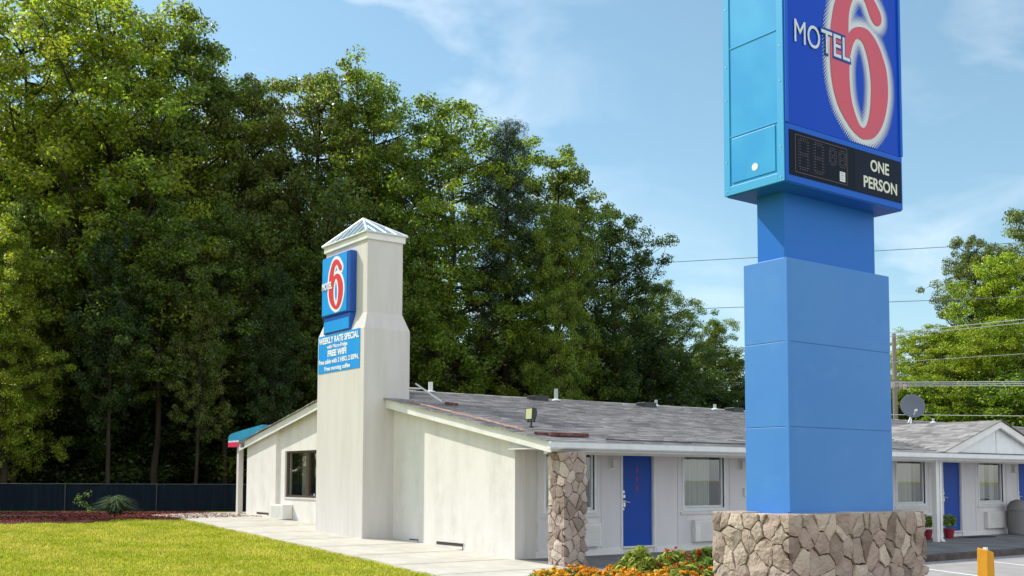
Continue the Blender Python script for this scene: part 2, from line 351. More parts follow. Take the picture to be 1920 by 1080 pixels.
# ------------------------------------------------------------------ rubble stone cladding
def clip_poly(P, a, b, c):      # keep a*x+b*y<=c
    out = []
    for i in range(len(P)):
        p, q = P[i], P[(i+1) % len(P)]; dp = a*p[0]+b*p[1]-c; dq = a*q[0]+b*q[1]-c
        if dp <= 0: out.append(p)
        if (dp < 0 < dq) or (dq < 0 < dp):
            t = dp/(dp-dq); out.append((p[0]+(q[0]-p[0])*t, p[1]+(q[1]-p[1])*t))
    return out
def stone_cladding(name, corners, z0, z1, cell, seed, parent, depth=.05, joint=.0055):
    """corners: plan points of a chain of walls (outside on the right-hand side going along); stones wrap the corners"""
    rnd = random.Random(seed); C = [Vector((x, y)) for x, y in corners]
    Ls = [(C[i+1]-C[i]).length for i in range(len(C)-1)]; cum = [0]
    for q in Ls: cum.append(cum[-1]+q)
    nrm = [Vector(((C[i+1]-C[i]).normalized().y, -(C[i+1]-C[i]).normalized().x)) for i in range(len(Ls))]
    def P(s, z, d):
        for i in range(1, len(cum)-1):
            if abs(s-cum[i]) < 1e-5:
                p = C[i]+(nrm[i-1]+nrm[i])*d; return (p.x, p.y, z)
        i = 0
        while i < len(Ls)-1 and s > cum[i+1]: i += 1
        t = (s-cum[i])/Ls[i]; p = C[i].lerp(C[i+1], t)+nrm[i]*d; return (p.x, p.y, z)
    Wd = cum[-1]; H = z1-z0; n = max(4, int(Wd*H/(cell*cell*.8)))
    seeds = []
    for tries in range(n*40):
        if len(seeds) >= n: break
        p = (rnd.uniform(0, Wd), rnd.uniform(z0, z1))
        if all((p[0]-q[0])**2+((p[1]-q[1])*.8)**2 > (cell*rnd.uniform(.34,1.02))**2 for q in seeds): seeds.append(p)
    wts = [rnd.uniform(0, cell*cell*.35) for _ in seeds]
    V = []; F = []
    for si, p in enumerate(seeds):
        poly = [(0,z0),(Wd,z0),(Wd,z1),(0,z1)]
        for sj, q in enumerate(seeds):
            if sj == si or abs(q[0]-p[0]) > cell*4 or abs(q[1]-p[1]) > cell*4: continue
            a = 2*(q[0]-p[0]); b = 2*(q[1]-p[1])*.64
            c = (q[0]**2-p[0]**2)+(q[1]**2-p[1]**2)*.64-(wts[sj]-wts[si])
            poly = clip_poly(poly, a, b, c)
            if len(poly) < 3: break
        if len(poly) < 3: continue
        # remove short edges, inset for the joint
        pl = [poly[0]]
        for v in poly[1:]:
            if math.hypot(v[0]-pl[-1][0], v[1]-pl[-1][1]) > .02: pl.append(v)
        if len(pl) < 3: continue
        cx = sum(v[0] for v in pl)/len(pl); cy = sum(v[1] for v in pl)/len(pl)
        ar = abs(sum(pl[i][0]*pl[(i+1)%len(pl)][1]-pl[(i+1)%len(pl)][0]*pl[i][1] for i in range(len(pl))))/2
        if ar < .0015: continue
        jt = joint*rnd.uniform(.5,1.3)
        q = pl
        for i in range(len(pl)):
            a_, b_ = pl[i], pl[(i+1) % len(pl)]; ex, ey = b_[0]-a_[0], b_[1]-a_[1]; ln = math.hypot(ex, ey) or 1
            nx, ny = ey/ln, -ex/ln
            if (cx-a_[0])*nx+(cy-a_[1])*ny > 0: nx, ny = -nx, -ny
            q = clip_poly(q, nx, ny, nx*a_[0]+ny*a_[1]-jt)
            if len(q) < 3: break
        if len(q) < 3: continue
        cx = sum(v[0] for v in q)/len(q); cy = sum(v[1] for v in q)/len(q)
        ring = []
        for i in range(len(q)):
            a_, b_ = q[i], q[(i+1) % len(q)]; ln = math.hypot(b_[0]-a_[0], b_[1]-a_[1]); k = max(1, int(ln/.035))
            for t in range(k):
                u = t/k; x = a_[0]+(b_[0]-a_[0])*u; y = a_[1]+(b_[1]-a_[1])*u
                w = .0 if t == 0 else .007
                ring.append((x+rnd.uniform(-w, w), y+rnd.uniform(-w, w)))
        D = depth*rnd.uniform(.75, 1.2); fang = rnd.uniform(0,6.28); fa, fb = math.cos(fang), math.sin(fang); tx, ty = rnd.uniform(-.13,.13), rnd.uniform(-.13,.13)
        sh = rnd.uniform(0, 50)
        def dep(x, y, base):
            v_ = (tx*(x-cx)+ty*(y-cy)) - .22*max(0, fa*(x-cx)+fb*(y-cy)+.012) - .18*max(0, -fb*(x-cx)+fa*(y-cy)-.02)
            return base + max(-.42*base, v_) + .016*noise.noise((x*9+sh, y*9, sh)) + .007*noise.noise((x*28, y*28+sh, 3))
        rings = [[(x, y, -.004) for x, y in ring]]
        for sc, dd_ in ((.993,.70),(.965,.93),(.68,1.0),(.33,1.01)):
            rings.append([(cx+(x-cx)*sc, cy+(y-cy)*sc, dep(cx+(x-cx)*sc, cy+(y-cy)*sc, D*dd_)) for x, y in ring])
        tris = []; m = len(ring)
        for a_, b_ in zip(rings, rings[1:]):
            for i in range(m):
                j = (i+1) % m; tris += [(a_[i], a_[j], b_[j]), (a_[i], b_[j], b_[i])]
        cc = (cx, cy, dep(cx, cy, D*1.03))
        for i in range(m): tris.append((rings[-1][i], rings[-1][(i+1) % m], cc))
        idx = {}
        def vid(p):
            k_ = (round(p[0],5), round(p[1],5), round(p[2],5))
            if k_ not in idx: idx[k_] = len(V); V.append(P(p[0], min(z1, max(z0, p[1])), p[2]))
            return idx[k_]
        def cut(tr, s, keep):
            out = []
            for i in range(len(tr)):
                a_, b_ = tr[i], tr[(i+1) % len(tr)]; da = (a_[0]-s)*keep; db = (b_[0]-s)*keep
                if da <= 0: out.append(a_)
                if (da < 0 < db) or (db < 0 < da):
                    t = da/(da-db); out.append((s, a_[1]+(b_[1]-a_[1])*t, a_[2]+(b_[2]-a_[2])*t))
            return out
        for tr in tris:
            parts = [list(tr)]
            for s in cum[1:-1]:
                nx_ = []
                for pt in parts:
                    xs = [v[0] for v in pt]
                    if min(xs) < s-1e-6 and max(xs) > s+1e-6: nx_ += [cut(pt, s, 1), cut(pt, s, -1)]
                    else: nx_.append(pt)
                parts = nx_
            for pt in parts:
                ids = []
                for v in pt:
                    k_ = vid(v)
                    if k_ not in ids: ids.append(k_)
                if len(ids) >= 3: F.append(tuple(ids))
    me = bpy.data.meshes.new(name); me.from_pydata(V, [], F); me.update()
    return link(name, me, M['stone'], parent)

# ------------------------------------------------------------------ ground
def sst(a, b, x): t = min(1, max(0, (x-a)/(b-a))); return t*t*(3-2*t)
def gh(x, y):
    h = min(.5, .042*y) if y >= 0 else max(-.13, .025*y)
    h -= .45*sst(.2, 1.4, x)*sst(-2.7, -3.0, y)*(1 if x > .2 else 0)
    return h
def sheet(name, fn, nu, nv, off, matl, kind='structure', thick=0, hfun=gh):
    V = []; F = []
    for j in range(nv+1):
        for i in range(nu+1):
            x, y = fn(i/nu, j/nv); V.append((x, y, hfun(x, y)+off))
    for j in range(nv):
        for i in range(nu): a = j*(nu+1)+i; F.append((a, a+1, a+nu+2, a+nu+1))
    if thick:
        edge = [i for i in range(nu+1)]+[(j)*(nu+1)+nu for j in range(1, nv+1)]+[nv*(nu+1)+i for i in range(nu-1, -1, -1)]+[j*(nu+1) for j in range(nv-1, 0, -1)]
        b = len(V); V += [(V[e][0], V[e][1], V[e][2]-thick) for e in edge]
        for k in range(len(edge)): m_ = (k+1) % len(edge); F.append((edge[k], b+k, b+m_, edge[m_]))
    me = bpy.data.meshes.new(name); me.from_pydata(V, [], F); me.update()
    import bmesh
    bm = bmesh.new(); bm.from_mesh(me); bmesh.ops.recalc_face_normals(bm, faces=bm.faces)
    if sum(f.normal.z for f in bm.faces) < 0: bmesh.ops.reverse_faces(bm, faces=bm.faces)
    bm.to_mesh(me); bm.free()
    o = link(name, me, matl); tag(o, kind=kind); return o
def quadfn(p00, p10, p11, p01):
    def f(u, v):
        return tuple((p00[k]*(1-u)+p10[k]*u)*(1-v)+(p01[k]*(1-u)+p11[k]*u)*v for k in (0, 1))
    return f
# one sheet to the horizon, finer near the motel
xs = [-900,-400,-200,-100,-60,-40]+[-30+i*.5 for i in range(60)]+[i*.35 for i in range(0, 14)]+[5+i*3 for i in range(0, 20)]+[70,100,200,400,900]
ys = [-900,-400,-200,-100,-60,-40]+[-30+i*1. for i in range(26)]+[-4+i*.25 for i in range(0, 88)]+[18+i*2 for i in range(1, 20)]+[70,100,200,400,900]
V = []; F = []
for y in ys:
    for x in xs: V.append((x, y, gh(x, y)))
nx_ = len(xs)
for j in range(len(ys)-1):
    for i in range(nx_-1): a = j*nx_+i; F.append((a, a+1, a+nx_+1, a+nx_))
me = bpy.data.meshes.new('lawn'); me.from_pydata(V, [], F); me.update()
tag(link('lawn', me, M['grass_ground']), kind='structure')
sheet('forest_floor', quadfn((-60,52),(75,5),(120,140),(-60,140)), 60, 30, .012, M['litter'])
# concrete apron along the end wall and its far wedge
def apron(u, v):
    y = -3.05+v*(14.3+3.05); xl = -2.62-.25*sst(1, -3.05, y)+.03*math.sin(y*2.1)
    return (xl+(0.02-xl)*u, y)
sheet('end_walk', apron, 12, 60, .03, M['concrete'], thick=.12)
sheet('end_walk', quadfn((-2.6,14.305),(3.0,14.305),(3.0,15.9),(-.83,15.5)), 10, 6, .03, M['concrete'], thick=.12)
for i, y in enumerate((-1.6,.1,1.8,3.5,5.2,6.9,8.6,10.3,12.0)):
    xl = -2.60-.25*sst(1, -3.05, y)
    o_ = sheet('walk_joint', quadfn((xl,y),(-.03,y),(-.03,y+.018),(xl,y+.018)), 6, 1, .033, M['mortar'])
# front walk with its kerb face, parking lot and painted lines
def fh(x, y): return .024*y
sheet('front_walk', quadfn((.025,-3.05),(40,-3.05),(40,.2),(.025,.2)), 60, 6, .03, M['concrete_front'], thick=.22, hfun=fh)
mat('kerb_stone', (.13,.105,.095), .9, .2, col2=(.07,.055,.05), vscale=3, bump=.3, bscale=30)
tag(MB().box(.03, 40, -3.21, -3.052, -.35, -.055).build('kerb', M['kerb_stone'], None, bevel=.02), kind='structure')
sheet('parking_lot', quadfn((1.5,-45),(70,-45),(70,-3.055),(1.5,-3.055)), 20, 20, -.2, M['asphalt'], hfun=lambda x, y: 0)
for k in range(8):
    x = 7.0+k*2.87
    ln = sheet('parking_line', quadfn((x-1.6,-8.8),(x-1.48,-8.8),(x+.66,-3.55),(x+.54,-3.55)), 1, 8, -.196, M['line_paint'], hfun=lambda x, y: 0)
sheet('road', quadfn((-700,-890),(700,-890),(400,-24),(-400,-24)), 20, 20, .02, M['asphalt'])
def mulch(u, v):
    x = -7.6+u*7.6; y0 = 11.35+.35*math.sin(x*1.3)+.25*math.sin(x*2.9+1)+.2*noise.noise((x*3,0,0)); x1 = x
    y1 = 20.2-.64*(x+5.4)+.1
    return (x1, y0+(y1-y0)*v)
sheet('mulch_bed', mulch, 90, 24, .015, M['mulch'])
sheet('side_path', quadfn((-18,17.5),(-4.6,14.9),(-5.5,16.1),(-18,19.6)), 20, 4, .03, M['concrete_front'])
sheet('flower_bed_soil', quadfn((-6.2,-12.6),(1.35,-12.6),(1.35,-3.1),(-2.2,-3.1)), 20, 20, .012, M['mulch'])

# ------------------------------------------------------------------ motel building
ZR = lambda y: 2.38+.186*(y+1.06)
RIDGE_Y = 7.02; RIDGE_Z = ZR(RIDGE_Y)
ZB = lambda y: RIDGE_Z-.186*(y-RIDGE_Y)
def zroof(y): return ZR(y) if y <= RIDGE_Y else ZB(y)
BX1 = 36.0
bld = empty('motel_building', (18, 6.5, 0), 'long low cream motel building with grey shingle roof and blue doors behind the tall pylon', 'motel')
# end wall (faces the lawn), pieces around the sliding window
mb = MB()
def endpiece(y0, y1, z0a, z1f, x0=0.0, x1=.22):
    ym = [y0]+([RIDGE_Y] if y0 < RIDGE_Y < y1 else [])+[y1]
    top = [(y, (z1f(y) if callable(z1f) else z1f)) for y in ym]
    mb.prism([(y0, z0a), (y1, z0a)]+top[::-1], 0, x0, x1)
zt = lambda y: zroof(y)-.09
endpiece(0, 8.3, -.3, zt); endpiece(8.3, 10.88, .1, 1.08); endpiece(8.3, 10.88, 2.36, zt); endpiece(10.88, 11.3, .1, zt); endpiece(11.3, 13.4, .1, zt, -.09, .22)
mb.build('end_wall', M['stucco'], bld)
# side return of the end wall at the front corner, front wall with openings
DOORS = [3.30+4.013*k for k in range(8)]; WINS = [1.32+4.013*k+(.09 if k == 0 else 0) for k in range(9)]
mb = MB(); x = 0.222; wy0, wy1 = 0.0, .14
ops = sorted([(c-.455, c+.455, .17, 2.18) for c in DOORS]+[(c-.645, c+.645, .975, 2.17) for c in WINS])
for a, b, z0, z1 in ops:
    mb.box(x, a, wy0, wy1, -.3, 2.3); mb.box(a, b, wy0, wy1, -.3, z0); mb.box(a, b, wy0, wy1, z1, 2.3); x = b
mb.box(x, BX1, wy0, wy1, -.3, 2.3)
mb.build('front_wall', M['siding'], bld)
MB().box(.222, .5, -.02, -.001, -.02, 2.22).build('corner_board', M['stucco_smooth'], bld)
mb = MB(); mb.box(.222, BX1, 12.9, 13.1, -.3, 2.6); mb.box(BX1-.2, BX1, .15, 12.9, -.3, 2.3)
mb.build('rear_wall', M['siding'], bld)
# skirting, battens
mb = MB()
x = .5
for c in DOORS: mb.box(x, c-.51, -.022, -.001, -.05, .155); x = c+.51
mb.box(x, BX1, -.022, -.001, -.05, .155)
mb.build('skirting_board', M['white_trim'], bld, bevel=.004)
mb = MB()
for c in WINS:
    for dx in (-.84, .84): MB().box(c+dx-.012, c+dx+.012, -.010, -.001, .16, 2.2).build('batten', M['trim_grey'], bld)
    MB().box(c-.76, c+.80, -.034, -.001, .83, .885).build('ledge', M['trim_grey'], bld)
MB().box(6.63, 6.70, -.06, -.001, 1.22, 1.42).build('key_box', M['white_metal'], bld, bevel=.006)
MB().box(.53, .55, -.012, -.001, .16, 2.2).build('batten', M['trim_grey'], bld)
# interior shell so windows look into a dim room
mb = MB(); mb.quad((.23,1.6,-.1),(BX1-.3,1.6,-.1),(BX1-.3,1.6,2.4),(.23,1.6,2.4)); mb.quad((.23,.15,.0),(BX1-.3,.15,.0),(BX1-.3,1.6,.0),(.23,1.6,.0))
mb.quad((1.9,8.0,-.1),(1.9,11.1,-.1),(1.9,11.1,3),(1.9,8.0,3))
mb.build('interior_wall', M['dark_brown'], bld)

def curtain(c, x0, x1, y, z0, z1, parent, amp=.025, ax='x'):
    mb = MB(); n = max(10, int(abs(x1-x0)*60)); prev = None
    for i in range(n+1):
        t = x0+(x1-x0)*i/n; o_ = amp*math.sin(i*1.05)+amp*.5*math.sin(i*.37+c)
        p = ((t, y+o_) if ax == 'x' else (y+o_, t))
        if prev: mb.quad((*prev, z0), (*p, z0), (*p, z1), (*prev, z1))
        prev = p
    return mb.build('curtain', M['curtain'], parent, smooth=False)
rnd = random.Random(5)
for k, c in enumerate(WINS):
    w0, w1, z0, z1 = c-.645, c+.645, .975, 2.17
    mb = MB()
    for b in ((w0, w0+.05, z0, z1), (w1-.05, w1, z0, z1), (w0+.05, w1-.05, z1-.05, z1), (w0+.05, w1-.05, z0, z0+.05)): mb.box(b[0], b[1], .03, .10, b[2], b[3])
    mb.box(w0-.06, w0, -.018, .05, z0-.07, z1+.05); mb.box(w1, w1+.06, -.018, .05, z0-.07, z1+.05); mb.box(w0, w1, -.018, .05, z0-.07, z0); mb.box(w0, w1, -.018, .05, z1, z1+.05)
    wf = mb.build('window', M['white_metal'], bld, bevel=.004)
    MB().quad((w0+.05,.06,z0+.05),(w1-.05,.06,z0+.05),(w1-.05,.06,z1-.05),(w0+.05,.06,z1-.05)).build('pane', M['glass'], wf)
    ga, gb = [(.9,1),(.86,1),(.5,.5),(.8,.95),(.58,.82),(.5,.5),(.8,1),(.3,.45),(.5,.5)][k]
    if ga > .02: curtain(k, w0+.06, w0+1.29*ga, .28, z0-.05, z1+.05, wf)
    if gb < .98: curtain(k+3, w0+1.29*gb, w1-.06, .28, z0-.05, z1+.05, wf)
for k, c in enumerate(DOORS):
    d0, d1 = c-.435, c+.435
    dr = MB().box(d0, d1, .045, .09, .19, 2.165).build('door', M['door_blue'], bld, bevel=.003)
    mb = MB(); mb.box(d0-.019, d0-.002, .0005, .11, .186, 2.179); mb.box(d1+.002, d1+.019, .0005, .11, .186, 2.179)
    mb.box(d0-.07, d0-.021, -.02, -.001, .0, 2.2); mb.box(d1+.021, d1+.07, -.02, -.001, .0, 2.2)
    mb.box(d0-.04, d1+.04, -.05, .12, .155, .186)
    mb.build('frame', M['white_trim'], dr, bevel=.003)
    mb = MB(); hx = d0+.05
    mb.box(hx-.03, hx+.03, .015, .045, 1.02, 1.16); mb.tube((hx, .02, 1.13), (hx, -.02, 1.13), .012); mb.tube((hx, -.02, 1.13), (hx+.13, -.02, 1.12), .011)
    mb.box(hx-.03, hx+.03, .02, .045, 1.21, 1.28); mb.box(hx-.04, hx+.015, .025, .045, 1.31, 1.37); mb.box(hx-.045, hx+.01, .03, .045, .95, 1.0)
    mb.build('handle', M['steel'], dr, bevel=.003)
    if k == 0:
        for i, ch in enumerate('116'):
            z = 1.80-.19*i
            text('door_number', ch, lambda w, h, d: (w, .0445-d, h), c-(.036 if ch == '6' else .016), c+(.036 if ch == '6' else .016), z-.055, z+.065, M['number_red'], dr, bold=.02, thick=.006)
# wall lamps and room air conditioners
for c in DOORS:
    lx = c-.75
    wl = MB().box(lx-.07, lx+.07, -.03, -.001, 1.82, 2.09).build('wall_lamp', M['white_trim'], bld, bevel=.01)
    MB().box(lx-.055, lx+.055, -.11, -.031, 1.85, 2.05).build('shade', M['lamp_shade'], wl, bevel=.015)
for c in WINS:
    ac = MB().box(c-.41, c+.74, -.12, -.001, .22, .70).build('air_conditioner', M['white_trim'], bld, bevel=.01)
    mb = MB()
    for i in range(15): mb.box(c-.24, c+.70, -.127, -.1205, .25+i*.028, .262+i*.028)
    mb.build('grille', M['trim_grey'], ac)
mb = MB().box(.95, 1.25, -.03, -.023, .17, .23); mb.build('vent', M['dark_brown'], bld)
# end wall window, conditioner, base vents
mb = MB(); y0, y1, z0, z1 = 8.3, 10.88, 1.08, 2.36
for b in ((y0,y0+.06,z0,z1),(y1-.06,y1,z0,z1),(y0+.06,y1-.06,z1-.06,z1),(y0+.06,y1-.06,z0,z0+.06),(9.47,9.54,z0+.06,z1-.06),(9.56,9.62,z0+.06,z1-.06)): mb.box(.05, .13, *b)
ew = mb.build('window', M['bronze'], bld); ew['label'] = 'wide bronze framed sliding window in the end wall'
MB().quad((.09,y0+.06,z0+.06),(.09,y1-.06,z0+.06),(.09,y1-.06,z1-.06),(.09,y0+.06,z1-.06)).build('pane', M['glass'], ew)
curtain(3, 10.3, 10.78, .5, z0-.1, z1, ew, ax='y', amp=.03)
MB().box(-.03, .04, y0-.02, y1+.02, z0-.04, z0-.001).build('sill', M['stucco_smooth'], ew)
ac = MB().box(-.30, -.001, 10.32, 11.18, .47, .88).build('air_conditioner', M['white_trim'], bld, bevel=.02); ac['label'] = 'cream air conditioner jutting from the end wall'
mb = MB()
for i in range(11): mb.box(-.306, -.301, 10.38, 11.12, .52+i*.03, .533+i*.03)
mb.build('grille', M['trim_grey'], ac)
for a, b, z0, z1, x in ((1.84,2.87,.14,.25,-.012),(3.66,4.02,.18,.25,-.012),(11.76,12.58,.52,.62,-.102)):
    v = MB().box(x, x+.011, a, b, z0-.03, z1).build('base_vent', M['dark_brown'], bld)
    mb = MB()
    mb.box(x-.02, x+.0, a-.03, b+.03, z0-.055, z0-.031); mb.box(x-.02, x, a-.03, b+.03, z1+.001, z1+.02); mb.box(x-.012, x-.001, a, b, z0-.02, z0+.04)
    mb.build('louvre', M['trim_grey'], v)
# roof deck, shingle tabs, rake boards, soffit, gutter
EY = -1.30
roof = MB()
OX = -.19
roof.prism([(EY, ZR(EY)-.10), (RIDGE_Y, RIDGE_Z-.10), (13.75, ZB(13.75)-.10), (13.75, ZB(13.75)-.012), (RIDGE_Y, RIDGE_Z-.012), (EY, ZR(EY)-.012)], 0, OX, BX1+.2)
roof = roof.build('roof', M['shingle_edge'], bld)
def shingles(name, parent, y0, y1, x0, x1, zf, seed, keep=None, exposure=.142, tabw=.3):
    r = random.Random(seed); rows = int((y1-y0)/exposure); V = []; F = []
    def zz(x, y): return zf(x, y)
    for j in range(rows+1):
        ya = y0+j*exposure; yb = min(y1, ya+exposure+.03)
        # broad sagging makes the wavy lines of an ageing roof
        x = x0-(r.random()*tabw if j else 0); x = max(x, x0)
        first = True
        while x < x1:
            w = tabw*r.uniform(.55,1.35)
            if first: w *= r.random()*.8+.2; first = False
            xe = min(x1, x+w-.004)
            if keep is None or keep((x+xe)/2, (ya+yb)/2):
                lift = .012+r.uniform(0,.009)+.009*max(0, noise.noise((x*.55, ya*2.2, seed))); sg = .02*noise.noise((x*.33, ya*.8, seed+7))
                dy = r.uniform(-.010,.010)
                b = len(V)
                ya_ = ya+dy
                V.extend([(x,ya_,zz(x,ya_)+sg-.006),(xe,ya_,zz(xe,ya_)+sg-.006),(xe,ya_,zz(xe,ya_)+lift+sg),(x,ya_,zz(x,ya_)+lift+sg),(xe,yb,zz(xe,yb)+.002+sg),(x,yb,zz(x,yb)+.002+sg)])
                F.extend([(b,b+1,b+2,b+3),(b+3,b+2,b+4,b+5),(b,b+3,b+5),(b+1,b+4,b+2)])
            x += w
    me = bpy.data.meshes.new(name); me.from_pydata(V, [], F); me.update()
    return link(name, me, M['shingle'], parent)
GX0, GXM, GX1, GZ = 12.69, 15.43, 18.17, 3.25
def under_gable(x, y):
    if not (GX0 < x < GX1): return True
    zg = GZ-abs(x-GXM)*(GZ-2.36)/(GXM-GX0)
    return ZR(y) > zg-.02
shingles('shingles', roof, EY-.05, RIDGE_Y+.03, OX-.10, BX1+.2, lambda x, y: ZR(y), 3, keep=under_gable)
sh = shingles('shingles', roof, RIDGE_Y, 13.75, OX-.10, BX1+.2, lambda x, y: ZB(y), 4, tabw=.9, exposure=.3)
mb = MB(); r = random.Random(8); x = OX-.06
while x < BX1:
    w = .31; e = r.uniform(0,.012)
    mb.prism([(RIDGE_Y-.13, RIDGE_Z-.012), (RIDGE_Y, RIDGE_Z+.028+e), (RIDGE_Y+.13, RIDGE_Z-.012)], 0, x, x+w-.008); x += w
mb.build('ridge_cap', M['shingle'], roof)
def rake(ya, yb, zf, t, h, x0, x1):
    return MB().prism([(ya, zf(ya)-t), (yb, zf(yb)-t), (yb, zf(yb)-t-h), (ya, zf(ya)-t-h)], 0, x0, x1)
rake(EY-.10, 4.82, ZR, .012, .20, OX-.03, OX-.001).build('rake_board', M['white_trim'], roof)
rake(7.23, 13.72, ZB, .012, .20, OX-.03, OX-.001).build('rake_board', M['white_trim'], roof)
mb = MB(); mb.prism([(EY-.08, ZR(EY-.08)-.105), (4.8, ZR(4.8)-.105), (4.8, ZR(4.8)-.13), (EY-.08, ZR(EY-.08)-.13)], 0, OX, -.002)
mb.prism([(7.26, ZB(7.26)-.105), (13.7, ZB(13.7)-.105), (13.7, ZB(13.7)-.13), (7.26, ZB(7.26)-.13)], 0, OX, -.092)
mb.build('soffit', M['stucco_smooth'], roof)
text('address_number', '1247', lambda w, h, d: (OX-.031-d, 26.95-w, h-.04), 13.38, 13.66, 2.56, 2.70, M['black_plastic'], roof, bold=.02)
MB().box(OX, BX1+.1, EY+.03, -.025, 2.185, 2.205).build('soffit', M['siding'], roof)
MB().prism([(EY+.03, 2.206), (-.002, 2.206), (-.002, ZR(-.002)-.135), (EY+.03, ZR(EY+.03)-.135)], 0, -.12, -.10).build('eave_return', M['stucco_smooth'], roof)
gm = MB().prism([(EY-.012, 2.16), (EY-.10, 2.17), (EY-.125, 2.20), (EY-.125, 2.30), (EY-.14, 2.315), (EY-.012, 2.315)], 0, OX-.035, BX1+.1)
gut = gm.build('gutter', M['white_metal'], roof, bevel=.004)
MB().box(OX, BX1+.1, EY-.011, EY+.029, 2.13, 2.27).build('fascia', M['white_trim'], roof)
MB().box(.05, BX1, -.98, -.86, 2.09, 2.184).build('porch_beam', M['white_trim'], bld)
# gable over the porch
gab = MB(); s_ = (GZ-2.36)/(GXM-GX0)
gab.prism([(GX0+.25, 2.345), (GX1-.25, 2.345), (GXM, GZ-.09)], 1, EY+.02, EY+.10)
gab = gab.build('porch_gable', M['white_metal'], roof)
MB().box(GXM-.02, GXM+.02, EY+.005, EY+.019, 2.35, GZ-.12).build('batten', M['trim_grey'], gab)
mb = MB()
for s in (-1, 1):
    e = GX0 if s < 0 else GX1
    mb.prism([(e, 2.33), (GXM, GZ-.015), (GXM, GZ-.20), (e-s*.58, 2.325)], 1, EY-.13, EY-.05)
mb.build('rake_board', M['white_trim'], gab)
yb = (GZ-2.38)/.186-1.06
mb = MB()
for s in (-1, 1):
    e = GX0-.05 if s < 0 else GX1+.05
    mb.quad((e, EY-.15, 2.35), (GXM, EY-.15, GZ), (GXM, yb+.1, GZ), (e, EY+.1, 2.36)); mb.quad((e, EY-.15, 2.33), (GXM, EY-.15, GZ-.02), (GXM, EY-.15, GZ), (e, EY-.15, 2.35))
mb.build('deck', M['shingle_edge'], gab)
def gshing(s, seed):
    r = random.Random(seed); V = []; F = []; n = int((GXM-GX0)/.142)+1
    for j in range(n):
        xa = (GX0-.06+j*.142) if s < 0 else (GX1+.06-j*.142); xb = xa-s*.17
        if s < 0: xb = min(xb, GXM)
        else: xb = max(xb, GXM)
        za = GZ-abs(xa-GXM)*s_; zb = GZ-abs(xb-GXM)*s_
        y = EY-.17; ymax = (za-2.38)/.186-1.06+.12
        while y < ymax:
            w = .3*r.uniform(.55,1.35); ye = min(ymax, y+w-.004); li = .014+r.uniform(0,.01); b = len(V)
            V.extend([(xa,y,za),(xa,ye,za),(xa,ye,za+li),(xa,y,za+li),(xb,ye,zb+.004),(xb,y,zb+.004)])
            F.extend([(b,b+1,b+2,b+3),(b+3,b+2,b+4,b+5),(b,b+3,b+5),(b+1,b+4,b+2)]); y += w
    me = bpy.data.meshes.new('shingles'); me.from_pydata(V, [], F); me.update(); link('shingles', me, M['shingle'], gab)
gshing(-1, 11); gshing(1, 12)
# porch post with downspout
MB().box(12.93, 13.07, -1.02, -.88, -.03, 2.185).build('porch_post', M['white_trim'], bld, bevel=.006)
mb = MB(); mb.box(13.10, 13.20, -1.02, -.93, .10, 2.2); mb.prism([(13.10,.10),(13.20,.10),(13.30,.02),(13.30,-.03),(13.19,-.03),(13.10,.04)], 1, -1.02, -.93)
for z in (.55, 1.5): mb.box(13.075, 13.21, -1.03, -1.021, z, z+.03)
mb.build('downspout', M['white_metal'], bld, bevel=.012)
for x in (25.0,): MB().box(x-.07, x+.07, -1.02, -.88, -.03, 2.185).build('porch_post', M['white_trim'], bld, bevel=.006)
# awning at the far left end of the end wall, its post
aw_prof = [(14.59,2.74),(14.60,2.79),(14.58,2.85),(14.53,2.90),(14.45,2.935),(14.32,2.96),(14.15,2.98),(13.9,3.0),(13.3,3.05),(12.6,3.10),(12.0,3.145)]
mb = MB(); mb.prism(aw_prof+[(12.0, 3.0),(13.74, 2.70),(13.74,2.74)], 0, OX-.0325, 2.8)
aw = mb.build('awning', M['awning_blue'], bld)
MB().box(OX-.034, 2.8, 13.74, 14.59, 2.695, 2.739).build('white_stripe', M['white_metal'], aw)
MB().box(OX-.034, 2.8, 13.74, 14.60, 2.55, 2.694).build('red_band', M['awning_red'], aw)
MB().box(-.12, .03, 13.98, 14.13, .5, 2.55).build('awning_post', M['stucco_smooth'], bld)
# roof pipes and box vents
for (x, y, r_, h) in ((2.27,6.85,.06,.30),(6.3,6.6,.055,.36),(10.3,6.7,.045,.22),(12.9,6.7,.05,.2),(20.6,6.6,.06,.25),(25.0,6.6,.05,.2),(28.5,6.6,.06,.22)):
    z = ZR(y); pi = MB().tube((x, y, z-.05), (x, y, z+h), r_, n=14).build('vent_pipe', M['pipe_grey'] if x > 5 else M['pvc'], roof)
    MB().lathe([(r_*2.4, -.0), (r_*2.2, .03), (r_*1.05, .06)], (x, y, z+.02)).build('flashing', M['white_metal'], pi)
for (x, y) in ((5.6,6.55),(9.75,6.55),(13.7,6.6),(19.3,6.5)):
    z = ZR(y); MB().box(x-.24, x+.24, y-.2, y+.2, z-.04, z+.13).build('roof_vent', M['black_plastic'], roof, bevel=.015)

